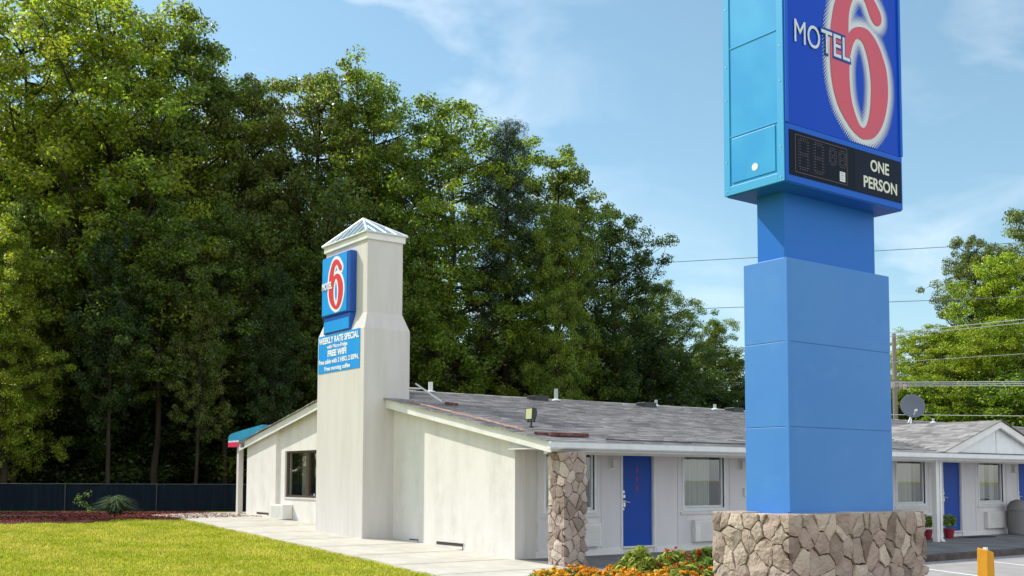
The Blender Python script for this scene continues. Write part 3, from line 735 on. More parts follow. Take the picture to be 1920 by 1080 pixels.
# ------------------------------------------------------------------ stucco tower on the end wall
TX0, TX1, TY0, TY1 = -.80, .42, 4.81, 7.24
tw = empty('sign_tower', (-.2, 6.0, .2), 'square cream stucco tower with glazed hip cap rising against the end wall', 'tower')
ix, iy = .13, .13
mb = MB()
lv = [(.05,0),(5.10,0),(5.50,1),(7.24,1)]
b0 = 0
for z, k in lv:
    mb.v += [(TX0+ix*k, TY0+iy*k, z), (TX1-.14*k, TY0+iy*k, z), (TX1-.14*k, TY1-iy*k, z), (TX0+ix*k, TY1-iy*k, z)]
for k in range(3):
    for i in range(4): j = (i+1) % 4; mb.f.append((4*k+i, 4*k+j, 4*k+4+j, 4*k+4+i))
mb.f.append((12,13,14,15))
mb.build('shaft', M['stucco_smooth'], tw, bevel=.012)
cx0, cx1, cy0, cy1 = TX0+ix-.045, TX1-.14+.045, TY0+iy-.045, TY1-iy+.045
mb = MB().box(cx0, cx1, cy0, cy1, 7.225, 7.39); cap = mb.build('cap_band', M['white_trim'], tw, bevel=.008)
A_ = Vector(((cx0+cx1)/2-.02, (cy0+cy1)/2, 7.98)); cs = [Vector((cx0-.03, cy0-.03, 7.395)), Vector((cx1+.03, cy0-.03, 7.395)), Vector((cx1+.03, cy1+.03, 7.395)), Vector((cx0-.03, cy1+.03, 7.395))]
mat('cap_glass', (.10,.24,.36), .12, .8, coat=.6)
mat('cap_glass_side', (.55,.58,.62), .25, .6)
mb = MB()
for i in range(4): mb.quad(cs[i], cs[(i+1) % 4], A_)
pyr = mb.build('glazed_cap', M['cap_glass'], cap)
mb = MB()
for c_ in cs: mb.tube(c_, A_, .035, .03, n=6)
for i in range(4): mb.tube(cs[i], cs[(i+1) % 4], .022, n=6)
for i in range(4):
    a, b = cs[i], cs[(i+1) % 4]; k = 7 if i in (1, 3) else 3; ctr = (a+b)/2
    for j in range(1, k+1):
        t = j/(k+1); p = a.lerp(b, t)
        # ribs run up the slope until they meet a hip
        u = 1-abs(2*t-1); q = p+(A_-ctr)*u
        mb.tube(p, q, .017, n=6)
mb.build('glazing_bar', M['white_metal'], cap)
mb = MB()  # pale blind panels behind the lower glazing of the near side
a, b = cs[0], cs[1]; ctr = (a+b)/2; up = (A_-ctr); nn = up.cross(b-a).normalized()*-.012
for t0, t1 in ((.28,.53),(.55,.78)):
    u0 = 1-abs(2*t0-1); u1 = 1-abs(2*t1-1)
    p0, p1 = a.lerp(b, t0), a.lerp(b, t1); mb.quad(p0-nn, p1-nn, p1+up*u1*.72-nn, p0+up*u0*.78-nn)
mb.build('blind_panel', M['cap_glass_side'], cap)

# illuminated box sign hung on the tower
ws = empty('wall_sign', (TX0+.06, 6.2, 5.3), 'blue box sign with red numeral six high on the stucco tower', 'sign')
sx0 = -.86; sxb = TX0+ix-.002
MB().box(sx0, sxb, 5.47, 6.93, 5.56, 7.04).build('cabinet', M['wall_sign_side'], ws, bevel=.02)
MB().box(sx0-.012, sx0-.001, 5.60, 6.90, 5.60, 7.01).build('sign_face', M['wall_sign_blue'], ws)
MB().box(sx0+.03, sxb, 5.50, 6.88, 5.14, 5.555).build('lower_cabinet', M['wall_sign_side'], ws, bevel=.01)
MB().box(sx0+.020, sx0+.029, 5.53, 6.85, 5.17, 5.44).build('lower_face', M['wall_sign_blue'], ws)
def tower_place(x, z, d):    # numeral coordinates -> tower sign face (reads from the lawn)
    u = (x+2.295)/1.125; v = (z-5.69)/1.96
    return (sx0-.016-d, 6.52-u*.74, 5.69+v*1.22)
link('numeral_halo', halo_mesh('numeral_halo', tower_place, .026, .10, .15, 5.3), M['banner_white'], ws)
link('numeral', six_mesh('numeral', lambda x, z, d: tower_place(x, z, d+.003), .01), M['wall_sign_red'], ws)
text('lettering', 'MOTEL', lambda w, h, d: (sx0-.034-d, 13.2-w, h), 13.2-6.86, 13.2-6.32, 6.22, 6.40, M['banner_white'], ws, bold=.03)
# banner below
bn = empty('banner', (TX0, 6.1, 4.6), 'blue weekly rate banner with white lettering below the tower box sign', 'banner')
bx = TX0-.012
MB().box(bx, TX0-.001, 5.02, 7.18, 4.19, 5.115).build('backing', M['wall_sign_blue'], bn)
pl_ = lambda w, h, d: (bx-.003-d, 7.18-w, h)
text('lettering', 'WEEKLY RATE SPECIAL', pl_, .03, 2.12, 4.905, 5.07, M['banner_white'], bn, bold=.035, thick=.003)
text('lettering', 'with Micro-Fridge', pl_, .48, 1.55, 4.745, 4.87, M['banner_white'], bn, bold=.025, thick=.003)
text('lettering', 'FREE WIFI', pl_, .52, 1.50, 4.575, 4.735, M['banner_white'], bn, bold=.04, thick=.003)
text('lettering', 'Free cable with 2 HBO, 2 ESPN,', pl_, .04, 2.12, 4.385, 4.525, M['banner_white'], bn, bold=.03, thick=.003)
text('lettering', 'Free morning coffee', pl_, .36, 1.70, 4.205, 4.345, M['banner_white'], bn, bold=.03, thick=.003)

# ------------------------------------------------------------------ big pylon sign
py = empty('pylon_sign', (-1.9, -8.8, -.1), 'giant blue roadside pylon with red numeral sign box above a stone base', 'sign')
# stone plinth (outer face of stones ~ .045 proud)
px0, px1, py0, py1 = -3.09, -.56, -9.25, -8.17
core = MB().box(px0+.0, px1-.0, py0+.0, py1-.0, -.3, 1.205).build('stone_base', M['mortar'], py)
stone_cladding('stones', [(px0, py1), (px0, py0), (px1, py0), (px1, py1)], -.25, 1.235, .235, 21, core, depth=.05)
# flat cap stones
r = random.Random(4); mb = MB(); x = px0-.03
while x < px1:
    w = r.uniform(.25,.55); y = py0-.03
    while y < py1:
        d = r.uniform(.3,.5); mb.box(x+.008, min(px1+.03, x+w)-.008, y+.008, min(py1+.03, y+d)-.008, 1.2055, 1.235+r.uniform(-.006,.012)); y += d
    x += w
mb.build('cap_stone', M['stone'], core, bevel=.012)
# lower shaft clad in three tiers of sheet metal
lx0, lx1, ly0, ly1 = -2.80, -.83, -9.04, -8.40
shf = MB(); zs = [1.20, 2.22, 3.20, 4.17]
for a, b in zip(zs, zs[1:]): shf.box(lx0, lx1, ly0, ly1, a+.0015, b-.0015)
shf.box(lx0+.012, lx1-.012, ly0+.012, ly1-.012, 1.2, 4.16)
sh1 = shf.build('lower_shaft', M['blue_paint'], py, bevel=.006)
mb = MB()
mb.box(lx0-.012, lx0-.002, ly0-.012, ly0+.03, 1.25, 4.165); mb.box(lx0-.002, lx0+.03, ly0-.012, ly0-.002, 1.25, 4.165)
mb.build('corner_trim', M['blue_paint'], sh1)
MB().box(-2.78, -1.06, -9.0, -8.60, 4.165, 4.955).build('upper_shaft', M['blue_neck'], py, bevel=.005)
# sign box
bx0, bx1, by0, by1, bz0, bz1 = -3.11, -.90, -9.29, -8.40, 4.95, 8.35
sb = MB().box(bx0, bx1, by0, by1, bz0, bz1).build('sign_box', M['cyan_metal'], py, bevel=.006)
mb = MB(); t_ = .012
mb.box(bx0-t_, bx0-.001, by0, by0+.09, bz0, bz1); mb.box(bx0-t_, bx0-.001, by1-.09, by1, bz0, bz1); mb.box(bx0-t_, bx0-.001, by0+.09, by1-.09, bz0, bz0+.10)
mb.build('edge_trim', M['cyan_trim'], sb, bevel=.003)
mb = MB()
for z in (5.635, 6.70, 7.78): MB().box(bx0-.008, bx0-.001, by0+.095, by1-.095, z, z+.014).build('seam', M['cyan_trim'], sb)
hatch = MB().box(bx0-.010, bx0-.001, by0+.125, by1-.125, 5.085, 5.615).build('access_hatch', M['cyan_metal'], sb, bevel=.004)
MB().tube((bx0-.014, -8.87, 5.20), (bx0-.003, -8.87, 5.20), .045, n=20).build('lock', M['white_metal'], hatch)
mb = MB()
for z in (5.0, 5.35, 6.1, 6.5, 7.2):
    for y in (by0+.045, by1-.045): mb.tube((bx0-.018, y, z), (bx0-.012, y, z), .008, n=8)
mb.build('rivet', M['steel'], sb)
# face: frame, upper panel, dark lower panel
fy = by0
MB().box(bx0+.0, bx1, fy-.012, fy-.001, bz0, 5.61).build('lower_frame', M['blue_frame'], sb, bevel=.003)
mb = MB(); mb.box(bx0+.0, bx0+.045, fy-.03, fy-.001, 5.615, bz1); mb.box(bx1-.045, bx1, fy-.03, fy-.001, 5.615, bz1)
mb.build('face_frame', M['blue_frame'], sb, bevel=.003)
MB().box(bx0+.02, bx1-.002, by0+.002, by1-.02, bz0-.012, bz0-.001).build('underside', M['blue_frame'], sb)
face = MB().box(bx0+.047, bx1-.047, fy-.010, fy-.001, 5.615, bz1).build('sign_face', M['blue_panel'], sb)
pyl_place = lambda x, z, d: (x, fy-.014-d, z)
link('numeral_halo', halo_mesh('numeral_halo', pyl_place, .031, .045, .15, 5.62), M['sign_white'], face)
link('numeral', six_mesh('numeral', lambda x, z, d: pyl_place(x, z, d+.004), .004), M['sign_red'], face)
text('letter_outline', 'TEL', lambda w, h, d: (w, fy-.0235-d, h), -2.485, -1.905, 6.545, 6.875, M['letter_edge'], face, bold=.05, thick=.0015)
text('lettering', 'MO', lambda w, h, d: (w, fy-.0215-d, h), -2.94, -2.485, 6.575, 6.845, M['sign_white'], face, bold=0, thick=.003)
text('lettering', 'TEL', lambda w, h, d: (w, fy-.0265-d, h), -2.46, -1.925, 6.575, 6.845, M['sign_white'], face, bold=.006, thick=.0015)
blk = MB().box(bx0+.06, -1.872, fy-.020, fy-.013, 5.03, 5.545).build('rate_display', M['sign_black'], sb)
MB().box(-1.868, bx1-.03, fy-.020, fy-.013, 5.03, 5.545).build('message_panel', M['sign_black2'], sb)
text('lettering', 'ONE', lambda w, h, d: (w, fy-.021-d, h), -1.56, -1.19, 5.325, 5.47, M['pale_letters'], sb, bold=.022, thick=.003)
text('lettering', 'PERSON', lambda w, h, d: (w, fy-.021-d, h), -1.70, -1.03, 5.105, 5.25, M['pale_letters'], sb, bold=.022, thick=.003)
mb = MB()
SEG = {'2': 'abged', '5': 'afgcd', '8': 'abcdefg', '9': 'abcdfg'}
def digit(x, z, w, h, ch, n):
    seg = {'a': ((0,1),(1,1)), 'g': ((0,.5),(1,.5)), 'd': ((0,0),(1,0)), 'f': ((0,.5),(0,1)), 'b': ((1,.5),(1,1)), 'e': ((0,0),(0,.5)), 'c': ((1,0),(1,.5))}
    for s in 'abcdefg':
        (a, b), (c, d) = seg[s]
        for k in range(n):
            for o_ in (-.012, .012):
                t = (k+.5)/n; X_ = x+w*(a+(c-a)*t)+(o_ if a == c else 0); Z_ = z+h*(b+(d-b)*t)+(o_ if b == d else 0)
                mb.quad((X_-.0045, fy-.0215, Z_-.0045), (X_+.0045, fy-.0215, Z_-.0045), (X_+.0045, fy-.0215, Z_+.0045), (X_-.0045, fy-.0215, Z_+.0045))
digit(-2.88, 5.13, .15, .33, '8', 5); digit(-2.61, 5.13, .15, .33, '8', 5); digit(-2.33, 5.28, .10, .17, '8', 4); digit(-2.15, 5.28, .10, .17, '8', 4)
mb.build('led_dots', M['led'], blk)
mb = MB()
for a in ((-2.95,-2.02,5.50,5.504),(-2.95,-2.02,5.07,5.074),(-2.954,-2.95,5.07,5.504),(-2.02,-2.016,5.07,5.504)): mb.box(a[0], a[1], fy-.0235, fy-.0205, a[2], a[3])
mb.build('display_bezel', M['led'], blk)
st = MB().box(-2.155, -2.055, fy-.023, fy-.0205, 5.10, 5.215).build('sticker', M['label_white'], blk)
mb = MB()
for i in range(4): mb.box(-2.145, -2.065-(.02*(i % 2)), fy-.0245, fy-.0235, 5.12+i*.024, 5.128+i*.024)
mb.build('print', M['label_grey'], st)

# ------------------------------------------------------------------ stone pillar at the building corner
pc = empty('stone_pillar', (.3, -1.2, -.05), 'rough pinkish stone pillar carrying the near corner of the porch roof', 'pillar')
qx0, qx1, qy0, qy1 = .09, .56, -1.44, -.98
cr = MB().box(qx0, qx1, qy0, qy1, -.1, 2.08).build('core', M['mortar'], pc)
stone_cladding('stones', [(qx0, qy1), (qx0, qy0), (qx1, qy0), (qx1, qy1)], -.1, 2.12, .20, 31, cr, depth=.05)

# ------------------------------------------------------------------ things on and around the building
def flood(loc):
    e = empty('floodlight', loc, 'black floodlight on a short stalk at the lower corner of the roof', 'light')
    x, y, z = loc
    MB().lathe([(.05,0),(.05,.03),(.02,.04),(.02,.17)], (x, y, z), n=14).build('stalk', M['black_plastic'], e)
    MB().box(x-.02, x+.02, y-.11, y-.09, z+.12, z+.25).box(x-.02, x+.02, y+.09, y+.11, z+.12, z+.25).box(x-.02, x+.02, y-.11, y+.11, z+.12, z+.14).build('bracket', M['black_plastic'], e)
    # head faces the lawn, tipped down
    mb = MB(); mb.prism([(x-.07, z+.16), (x-.055, z+.42), (x+.03, z+.40), (x+.06, z+.33), (x+.03, z+.18)], 1, y-.13, y+.13)
    h = mb.build('housing', M['black_plastic'], e, bevel=.008)
    MB().quad((x-.072, y-.10, z+.185), (x-.060, y-.10, z+.395), (x-.060, y+.10, z+.395), (x-.072, y+.10, z+.185)).build('lens', M['flood_glass'], h)
flood((.72, .42, ZR(.42)))
mb = MB(); r = random.Random(3)
for off, rr in ((.0,.014),(.09,.009)):
    pts = [(-.05+off+.05*noise.noise((y*.8, off*30, 0)), y, ZR(y)+.045+.012*r.random()) for y in np.arange(4.1, -.65, -.25)]
    mb.path(pts, rr)
tag(mb.build('rake_cable', M['cable_pale'], None), 'faded reddish cables lying along the sloping edge of the shingle roof', 'cable')
mb = MB(); mb.path([(.0,-.62,ZR(-.62)+.04),(.2,-.75,ZR(-.75)+.05),(.34,-.7,ZR(-.7)+.05),(.5,-.78,ZR(-.78)+.05)], .03)
mb.box(.2, 1.15, -.90, -.76, ZR(-.9)+.03, ZR(-.76)+.075)
tag(mb.build('rusty_tube', M['rust_red'], None, bevel=.01), 'dark rusty light tube lying on the eave beside the floodlight', 'tube')
mb = MB(); mb.path([(x, EY-.03-.03*math.sin(x*1.7)*math.sin(x*.6), ZR(EY-.03)+.05) for x in np.arange(1.2, 11.5, .3)], .012)
tag(mb.build('eave_cable', M['black_plastic'], None), 'thin black cable trailing along the shingles above the gutter', 'cable')
e = empty('roof_conduit', (.75, 4.4, ZR(4.4)), 'leaning white pipe and coiled cable on the roof beside the tower', 'pipe')
MB().tube((1.0, 4.3, ZR(4.3)+.05), (.85, 5.25, ZR(5.25)+.36), .022).build('pipe', M['pvc'], e)
MB().path([(.9+.15*math.cos(a), 3.7+.15*math.sin(a), ZR(3.7+.15*math.sin(a))+.05+.004*a) for a in np.arange(0, 12, .5)], .018).build('coil', M['rust_red'], e)
MB().box(1.15, 1.6, 6.2, 6.6, ZR(6.6)+.08, ZR(6.6)+.11).build('tray', M['pvc'], e)

e = empty('satellite_dish', (22.9, 6.3, ZR(6.3)), 'round grey satellite dish on the roof ridge right of the pylon', 'satellite dish')
ax_ = Vector((-.62, -.72, .22)).normalized(); c_ = Vector((23.0, 6.2, ZR(6.2)+.62))
mb = MB(); mb.lathe([(0.001,0),(.15,.012),(.3,.045),(.44,.105),(.455,.105),(.455,.09),(.3,.03),(0.001,-.015)], c_, n=32, axis=ax_)
mb.build('reflector', M['dish'], e, smooth=True)
f_ = c_+ax_*.5+Vector((0,0,-.28))
MB().tube(c_+Vector((0,0,-.40)), f_, .018).tube(f_-ax_*.07, f_+ax_*.05, .045).build('feed_arm', M['white_metal'], e)
MB().tube(c_-ax_*.05, c_-ax_*.12+Vector((0,0,-.3)), .03).tube(c_-ax_*.12+Vector((0,0,-.3)), (22.9, 6.3, ZR(6.3)), .03).tube((22.6, 6.0, ZR(6.0)), c_-ax_*.12+Vector((0,0,-.4)), .02).build('mast', M['white_metal'], e)

e = empty('litter_bin', (18.05, -.45, 0), 'grey domed litter bin standing by the blue door at the right edge', 'litter bin')
MB().lathe([(.0,.0),(.28,.0),(.30,.05),(.31,.70),(.325,.72)], (18.05, -.45, .02)).build('body', M['bin_body'], e, smooth=False)
MB().lathe([(.33,.0),(.33,.05),(.30,.16),(.22,.26),(.10,.31),(.0,.32)], (18.05, -.45, .735)).build('lid', M['bin_body'], e, smooth=True)
MB().box(17.93, 18.17, -.80, -.74, .80, .90).build('flap', M['dark'], e)

def leaf_cloud(name, clumps, n, sz, asp, seed, up=.5, squash=.7, droop=0):
    """clumps: array (k,4) of x,y,z,radius; returns a mesh of n small pointed leaves per clump"""
    g = np.random.default_rng(seed); k = len(clumps); c = np.repeat(np.asarray(clumps, float), n, 0); m = len(c)
    d = g.normal(size=(m,3)); d /= np.linalg.norm(d, axis=1)[:,None]; rad = g.random(m)**.45
    rad = .25+.75*g.random(m)**.6
    p = c[:,:3]+d*(rad*c[:,3])[:,None]*np.array([1,1,squash])
    nr = g.normal(size=(m,3))*.55; nr[:,2] += up+.25; nr += d*.95; nr /= np.linalg.norm(nr, axis=1)[:,None]
    t = np.cross(nr, g.normal(size=(m,3))); t /= np.linalg.norm(t, axis=1)[:,None]; b = np.cross(nr, t)
    s = sz*g.uniform(.6,1.3,m)[:,None]; w = s*asp
    v = np.stack([p-t*s*.5, p+b*w*.5+nr*s*.06, p+t*s*.5-nr*s*droop, p-b*w*.5+nr*s*.06], 1).reshape(-1,3)
    return quads(name, v)
def quads(name, v, k=4):
    m = len(v)//k; me = bpy.data.meshes.new(name); me.vertices.add(len(v)); me.loops.add(len(v)); me.polygons.add(m)
    me.vertices.foreach_set('co', v.astype(np.float32).ravel()); me.loops.foreach_set('vertex_index', np.arange(len(v), dtype=np.int32))
    me.polygons.foreach_set('loop_start', np.arange(0, len(v), k, dtype=np.int32)); me.update(calc_edges=True); me.validate(); return me
def blades(name, base, h, w, lean, seed, arc=False):
    g = np.random.default_rng(seed); m = len(base); a = g.uniform(0, 2*np.pi, m); hh = h*g.uniform(.55,1.3,m); ww = w*g.uniform(.6,1.3,m)
    d = np.stack([np.cos(a), np.sin(a), np.zeros(m)], 1); s = np.stack([-d[:,1], d[:,0], d[:,2]], 1)
    tip = base+d*(lean*hh*g.uniform(.1,1.2,m))[:,None]+np.array([0,0,1])*hh[:,None]
    v = np.stack([base-s*ww[:,None], base+s*ww[:,None], tip], 1).reshape(-1,3); return quads(name, v, 3)

for px, lab in ((14.25, 'red plant pot with dark foliage beside the downspout, partly hidden by it'), (13.2, 'shaded red plant pot left of the porch post')):
    e = empty('potted_plant', (px+.3, -.35, 0), lab, 'plant', 'potted plants by the porch post')
    MB().lathe([(.0,0),(.11,0),(.15,.24),(.165,.24),(.165,.27),(.13,.27),(.0,.25)], (px+.3, -.35, .02)).build('pot', M['pot_red'], e)
    cl = [(px+.3+.12*math.cos(i*2.4), -.35+.12*math.sin(i*2.4), .42+.06*(i % 4), .13) for i in range(9)]
    link('foliage', leaf_cloud('foliage', cl, 45, .10, .35, int(px*10)), M['flower_leaf'], e)
tag(MB().box(15.25, 16.5, -.62, -.18, .018, .034).build('doormat', M['doormat'], None), 'thin dark doormat lying in front of the second visible blue door', 'doormat')

# wooden parking post in the right foreground
e = empty('parking_post', (-5.0, -12.55, -.13), 'short square ochre wooden post at the bottom right', 'post', rz=0)
mb = MB(); x, y = -5.10, -12.70; a = .105
mb.v += [(x-.01,y,-.2),(x+a+.02,y,-.2),(x+a+.02,y+a,-.2),(x-.01,y+a,-.2),(x+.01,y+.01,1.115),(x+a-.01,y+.01,1.095),(x+a-.01,y+a-.01,1.115),(x+.01,y+a-.01,1.13)]
mb.f += [(0,1,5,4),(1,2,6,5),(2,3,7,6),(3,0,4,7),(4,5,6,7)]
mb.build('post', M['post_yellow'], e, bevel=.008)
MB().box(x+.04, x+.065, y+.04, y+.065, 1.10, 1.13).build('bolt', M['white_metal'], e)

# ------------------------------------------------------------------ fence
F0 = Vector((-24, 32.0)); F1 = Vector((3.6, 14.95))
fe = empty('chain_link_fence', (-8, 22, .5), 'low chain link fence with dark blue screening in front of the woods', 'fence')
fd = (F1-F0); fl = fd.length; fd.normalize(); fn_ = Vector((-fd.y, fd.x))
mb = MB(); n = 260
for i in range(n):
    a, b = F0+fd*(fl*i/n), F0+fd*(fl*(i+1)/n); oa = fn_*(.02*math.sin(i*.9)+.015*math.sin(i*.23)); ob = fn_*(.02*math.sin((i+1)*.9)+.015*math.sin((i+1)*.23))
    sa = .03*math.sin(i*.12)
    mb.quad((a.x+oa.x, a.y+oa.y, .52), (b.x+ob.x, b.y+ob.y, .52), (b.x+ob.x, b.y+ob.y, 1.37+sa*.4), (a.x+oa.x, a.y+oa.y, 1.37+sa*.4))
mb.build('screen', M['fence_mesh'], fe)
MB().tube((F0.x, F0.y, 1.40), (F1.x, F1.y, 1.39), .018).build('top_rail', M['galv'], fe)
k = int(fl/2.9)
for i in range(k+1):
    p = F0+fd*(i*2.9+.6)-fn_*.06
    MB().tube((p.x, p.y, .4), (p.x, p.y, 1.44), .022).build('post', M['galv'], fe)

# ------------------------------------------------------------------ trees
def tree_proto(seed, H, Rd, base=.28, nlimb=44, lean=.0, leaves=140, lsz=.152, clump=.62, trunk_r=.28, power=.46, lobes=.22, fork=True):
    r = random.Random(seed); tb = MB(); cl = []
    pts = []; x = y = 0
    for i in range(9):
        t = i/8; pts.append(Vector((x, y, t*H*.95))); x += r.uniform(-.28,.28)+lean*.3; y += r.uniform(-.28,.28)
    def tr(z):
        t = max(0, min(.9999, z/(H*.95)))*8; i = int(t); return pts[i].lerp(pts[i+1], t-i)
    for i in range(8):
        tb.tube(pts[i], pts[i+1], trunk_r*(1-i/8.6), trunk_r*(1-(i+1)/8.6), n=9, cap=False)
    ph = [r.uniform(0, 6.28) for _ in range(4)]
    for k in range(nlimb):
        t = (k+r.random())/nlimb; z0 = H*(base*.8+(.94-base*.8)*t); th = k*2.4+r.uniform(-.5,.5)
        zt_ = min(1, (z0/H-base)/(1-base)) if z0/H > base else 0
        prof = (1-max(0, zt_))**power*(.55+.45*min(1, (zt_+.12)*3.2))
        lob = 1+lobes*math.sin(3*th+ph[0]+zt_*5)+.5*lobes*math.sin(5*th+ph[1]-zt_*8)
        Lh = Rd*prof*lob*r.uniform(.72,1.05)+.25; rise = Lh*r.uniform(.35,.9)
        p0 = tr(z0-rise*.5); p1 = tr(min(H*.94, z0))+Vector((math.cos(th)*Lh, math.sin(th)*Lh, rise*.45))
        mid = p0.lerp(p1, .5)+Vector((r.uniform(-.3,.3), r.uniform(-.3,.3), -.12*Lh+r.uniform(-.2,.2)))
        w = trunk_r*.46*(1-.6*t)
        tb.tube(p0, mid, w, w*.6, n=5, cap=False); tb.tube(mid, p1, w*.6, w*.15, n=5, cap=False)
        nc = 3+int(Lh*1.9)
        for c in range(nc):
            s = .30+.70*(c+r.random())/nc; q = (p0.lerp(mid, s*2) if s < .5 else mid.lerp(p1, s*2-1))
            off = Vector((r.gauss(0,1), r.gauss(0,1), r.gauss(0,.7)))*(.42+.28*Lh*.4)
            q2 = q+off; tb.tube(q, q2, .022, .008, n=3, cap=False)
            cl.append((q2.x, q2.y, q2.z, clump*r.uniform(.6,1.25)))
        cl.append((p1.x, p1.y, p1.z, clump*.9))
    for k in range(5): p = tr(H*.94)+Vector((r.gauss(0,.4), r.gauss(0,.4), r.uniform(0,H*.05))); cl.append((p.x, p.y, p.z, clump*.8))
    return tb.mesh('trunk', True), leaf_cloud('crown', cl, leaves, lsz, .62, seed, up=.12)
def pine_proto(seed, H, Rd):
    r = random.Random(seed); tb = MB(); tb.tube((0,0,0), (.2,.1,H*.55), .24, .15, n=9, cap=False); tb.tube((.2,.1,H*.55), (0,0,H*.98), .15, .03, n=7, cap=False); cl = []
    for k in range(60):
        t = (k+r.random())/60; z = H*(.45+.53*t); th = k*2.4; Lh = Rd*(1-t)**.5*r.uniform(.5,1.05)*(.6+.4*min(1,t*4))+.2
        p0 = Vector((.1,.05,z-.2)); p1 = Vector((math.cos(th)*Lh, math.sin(th)*Lh, z+Lh*.35)); tb.tube(p0, p1, .05, .015, n=4, cap=False)
        for c in range(2+int(Lh*2)):
            q = p0.lerp(p1, r.uniform(.45,1.05)); cl.append((q.x+r.gauss(0,.18), q.y+r.gauss(0,.18), q.z+r.gauss(0,.15), .42*r.uniform(.7,1.2)))
    return tb.mesh('trunk', True), leaf_cloud('crown', cl, 150, .26, .09, seed, up=.2, squash=.9)
P_ = [tree_proto(101, 20, 4.6, nlimb=58, base=.26), tree_proto(102, 20, 5.2, nlimb=56, base=.30, lobes=.26), tree_proto(103, 20, 4.0, nlimb=58, base=.24, lobes=.2),
      tree_proto(104, 20, 4.8, nlimb=54, base=.33, power=.5, lobes=.28), tree_proto(105, 20, 4.2, nlimb=54, base=.2, power=.55)]
PINE = pine_proto(201, 18, 2.5)
UND = [tree_proto(301, 8, 3.2, base=.04, nlimb=34, trunk_r=.10, leaves=100, lsz=.17), tree_proto(302, 8, 2.8, base=.10, nlimb=32, trunk_r=.09, leaves=100, lsz=.165)]
THIN = [tree_proto(401, 20, 4.2, base=.48, nlimb=26, trunk_r=.22, leaves=90, lsz=.21, clump=.70), tree_proto(402, 20, 3.8, base=.42, nlimb=26, trunk_r=.26, leaves=90, lsz=.21, clump=.70)]
for (tm, cm) in P_+UND+THIN: tm.materials.append(M['bark']); cm.materials.append(M['leaf'])
PINE[0].materials.append(M['bark']); PINE[1].materials.append(M['needle'])
TOPS = {}
def top_of(me):
    if me.name not in TOPS:
        a = np.empty(len(me.vertices)*3, np.float32); me.vertices.foreach_get('co', a); a = a.reshape(-1,3); TOPS[me.name] = np.percentile(a[:,2], 99.7)
    return TOPS[me.name]
def plant(name, proto, x, y, ztop, wide, col, label, cat, group=None, rz=0, z0=.45):
    e = bpy.data.objects.new(name, None); COL.objects.link(e); e.location = (x, y, z0); e.rotation_euler.z = rz
    s = (ztop-z0)/top_of(proto[1]); e.scale = (s*wide, s*wide, s); tag(e, label, cat, group)
    for nm, me in (('trunk', proto[0]), ('crown', proto[1])):
        o = bpy.data.objects.new(nm, me); COL.objects.link(o); o.parent = e; o.color = (*col, 1)
    return e
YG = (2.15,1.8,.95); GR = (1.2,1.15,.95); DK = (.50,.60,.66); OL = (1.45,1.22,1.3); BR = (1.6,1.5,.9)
# front row: x, y, top z, width factor, proto, tint, rotation, label
FRONT = [
 (-2.8,30.2,21.6,1.00,0,YG,.3,'tall yellow green tree filling the left edge of the woods'),
 (.0,29.8,22.8,1.08,1,YG,1.9,'tallest bright yellow green tree with wide limbs second from the left edge'),
 (3.6,29.6,22.2,1.05,4,GR,.9,'tall dark green tree with three pointed tops left of the stucco tower'),
 (6.2,28.6,20.0,.86,2,OL,2.6,'olive leaved tree with twiggy crown left of the stucco tower'),
 (8.4,27.2,20.3,1.0,3,OL,4.0,'olive tree with rounded top directly behind the stucco tower cap'),
 (10.9,25.6,20.3,.95,0,BR,5.1,'bright green tree just right of the stucco tower cap'),
 (13.6,24.2,18.9,1.1,1,BR,3.3,'broad green tree with yellowish top between the tower and the pine'),
 (19.3,22.6,17.2,1.05,4,GR,1.2,'green tree with a pointed top just right of the pine'),
 (22.6,22.4,15.1,1.0,3,DK,.5,'dark green tree with an overhanging right side at the edge of the sky gap'),
 (17.0,19.8,13.9,.66,2,(1.8,1.6,.9),2.2,'pale yellow green tree standing in front of the pine above the roof'),
 (27.6,24.5,12.2,1.0,1,GR,2.9,'lower rounded tree seen left of the pylon above the roof'),
 (31.2,24.0,10.4,1.0,2,GR,.2,'small far tree partly hidden behind the left side of the pylon'),
 (-4.6,25.2,11.0,.95,4,YG,1.1,'low yellow green tree overhanging the fence at the left edge'),
]
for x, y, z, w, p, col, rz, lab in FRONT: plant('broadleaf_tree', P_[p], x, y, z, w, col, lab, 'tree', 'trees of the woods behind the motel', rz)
plant('pine_tree', PINE, 16.1, 22.6, 18.3, .95, (1.25,1.2,1.1), 'blue green pine with a bare upper trunk standing above the roof', 'tree', 'trees of the woods behind the motel', .4)
# second and third rows, seen only through gaps
r = random.Random(77); back = 'tall dark tree of the back rows, mostly hidden behind the front trees'
for i in range(13):
    t = i/12; x = -7+t*37; y = 37-t*7+r.uniform(-1.5,1.5); z = 18.0-9.0*max(0, t-.30)/.70+r.uniform(-.8,.5)
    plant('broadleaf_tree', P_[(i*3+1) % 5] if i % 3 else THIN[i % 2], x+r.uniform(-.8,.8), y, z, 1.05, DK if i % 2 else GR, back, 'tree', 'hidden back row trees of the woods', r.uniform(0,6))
for i in range(9):
    t = i/8; x = -9+t*44; y = 46-t*8+r.uniform(-2,2); z = 13.0-4*t+r.uniform(-1,1)
    plant('broadleaf_tree', P_[i % 5], x, y, z, 1.15, DK, back, 'tree', 'hidden back row trees of the woods', r.uniform(0,6))
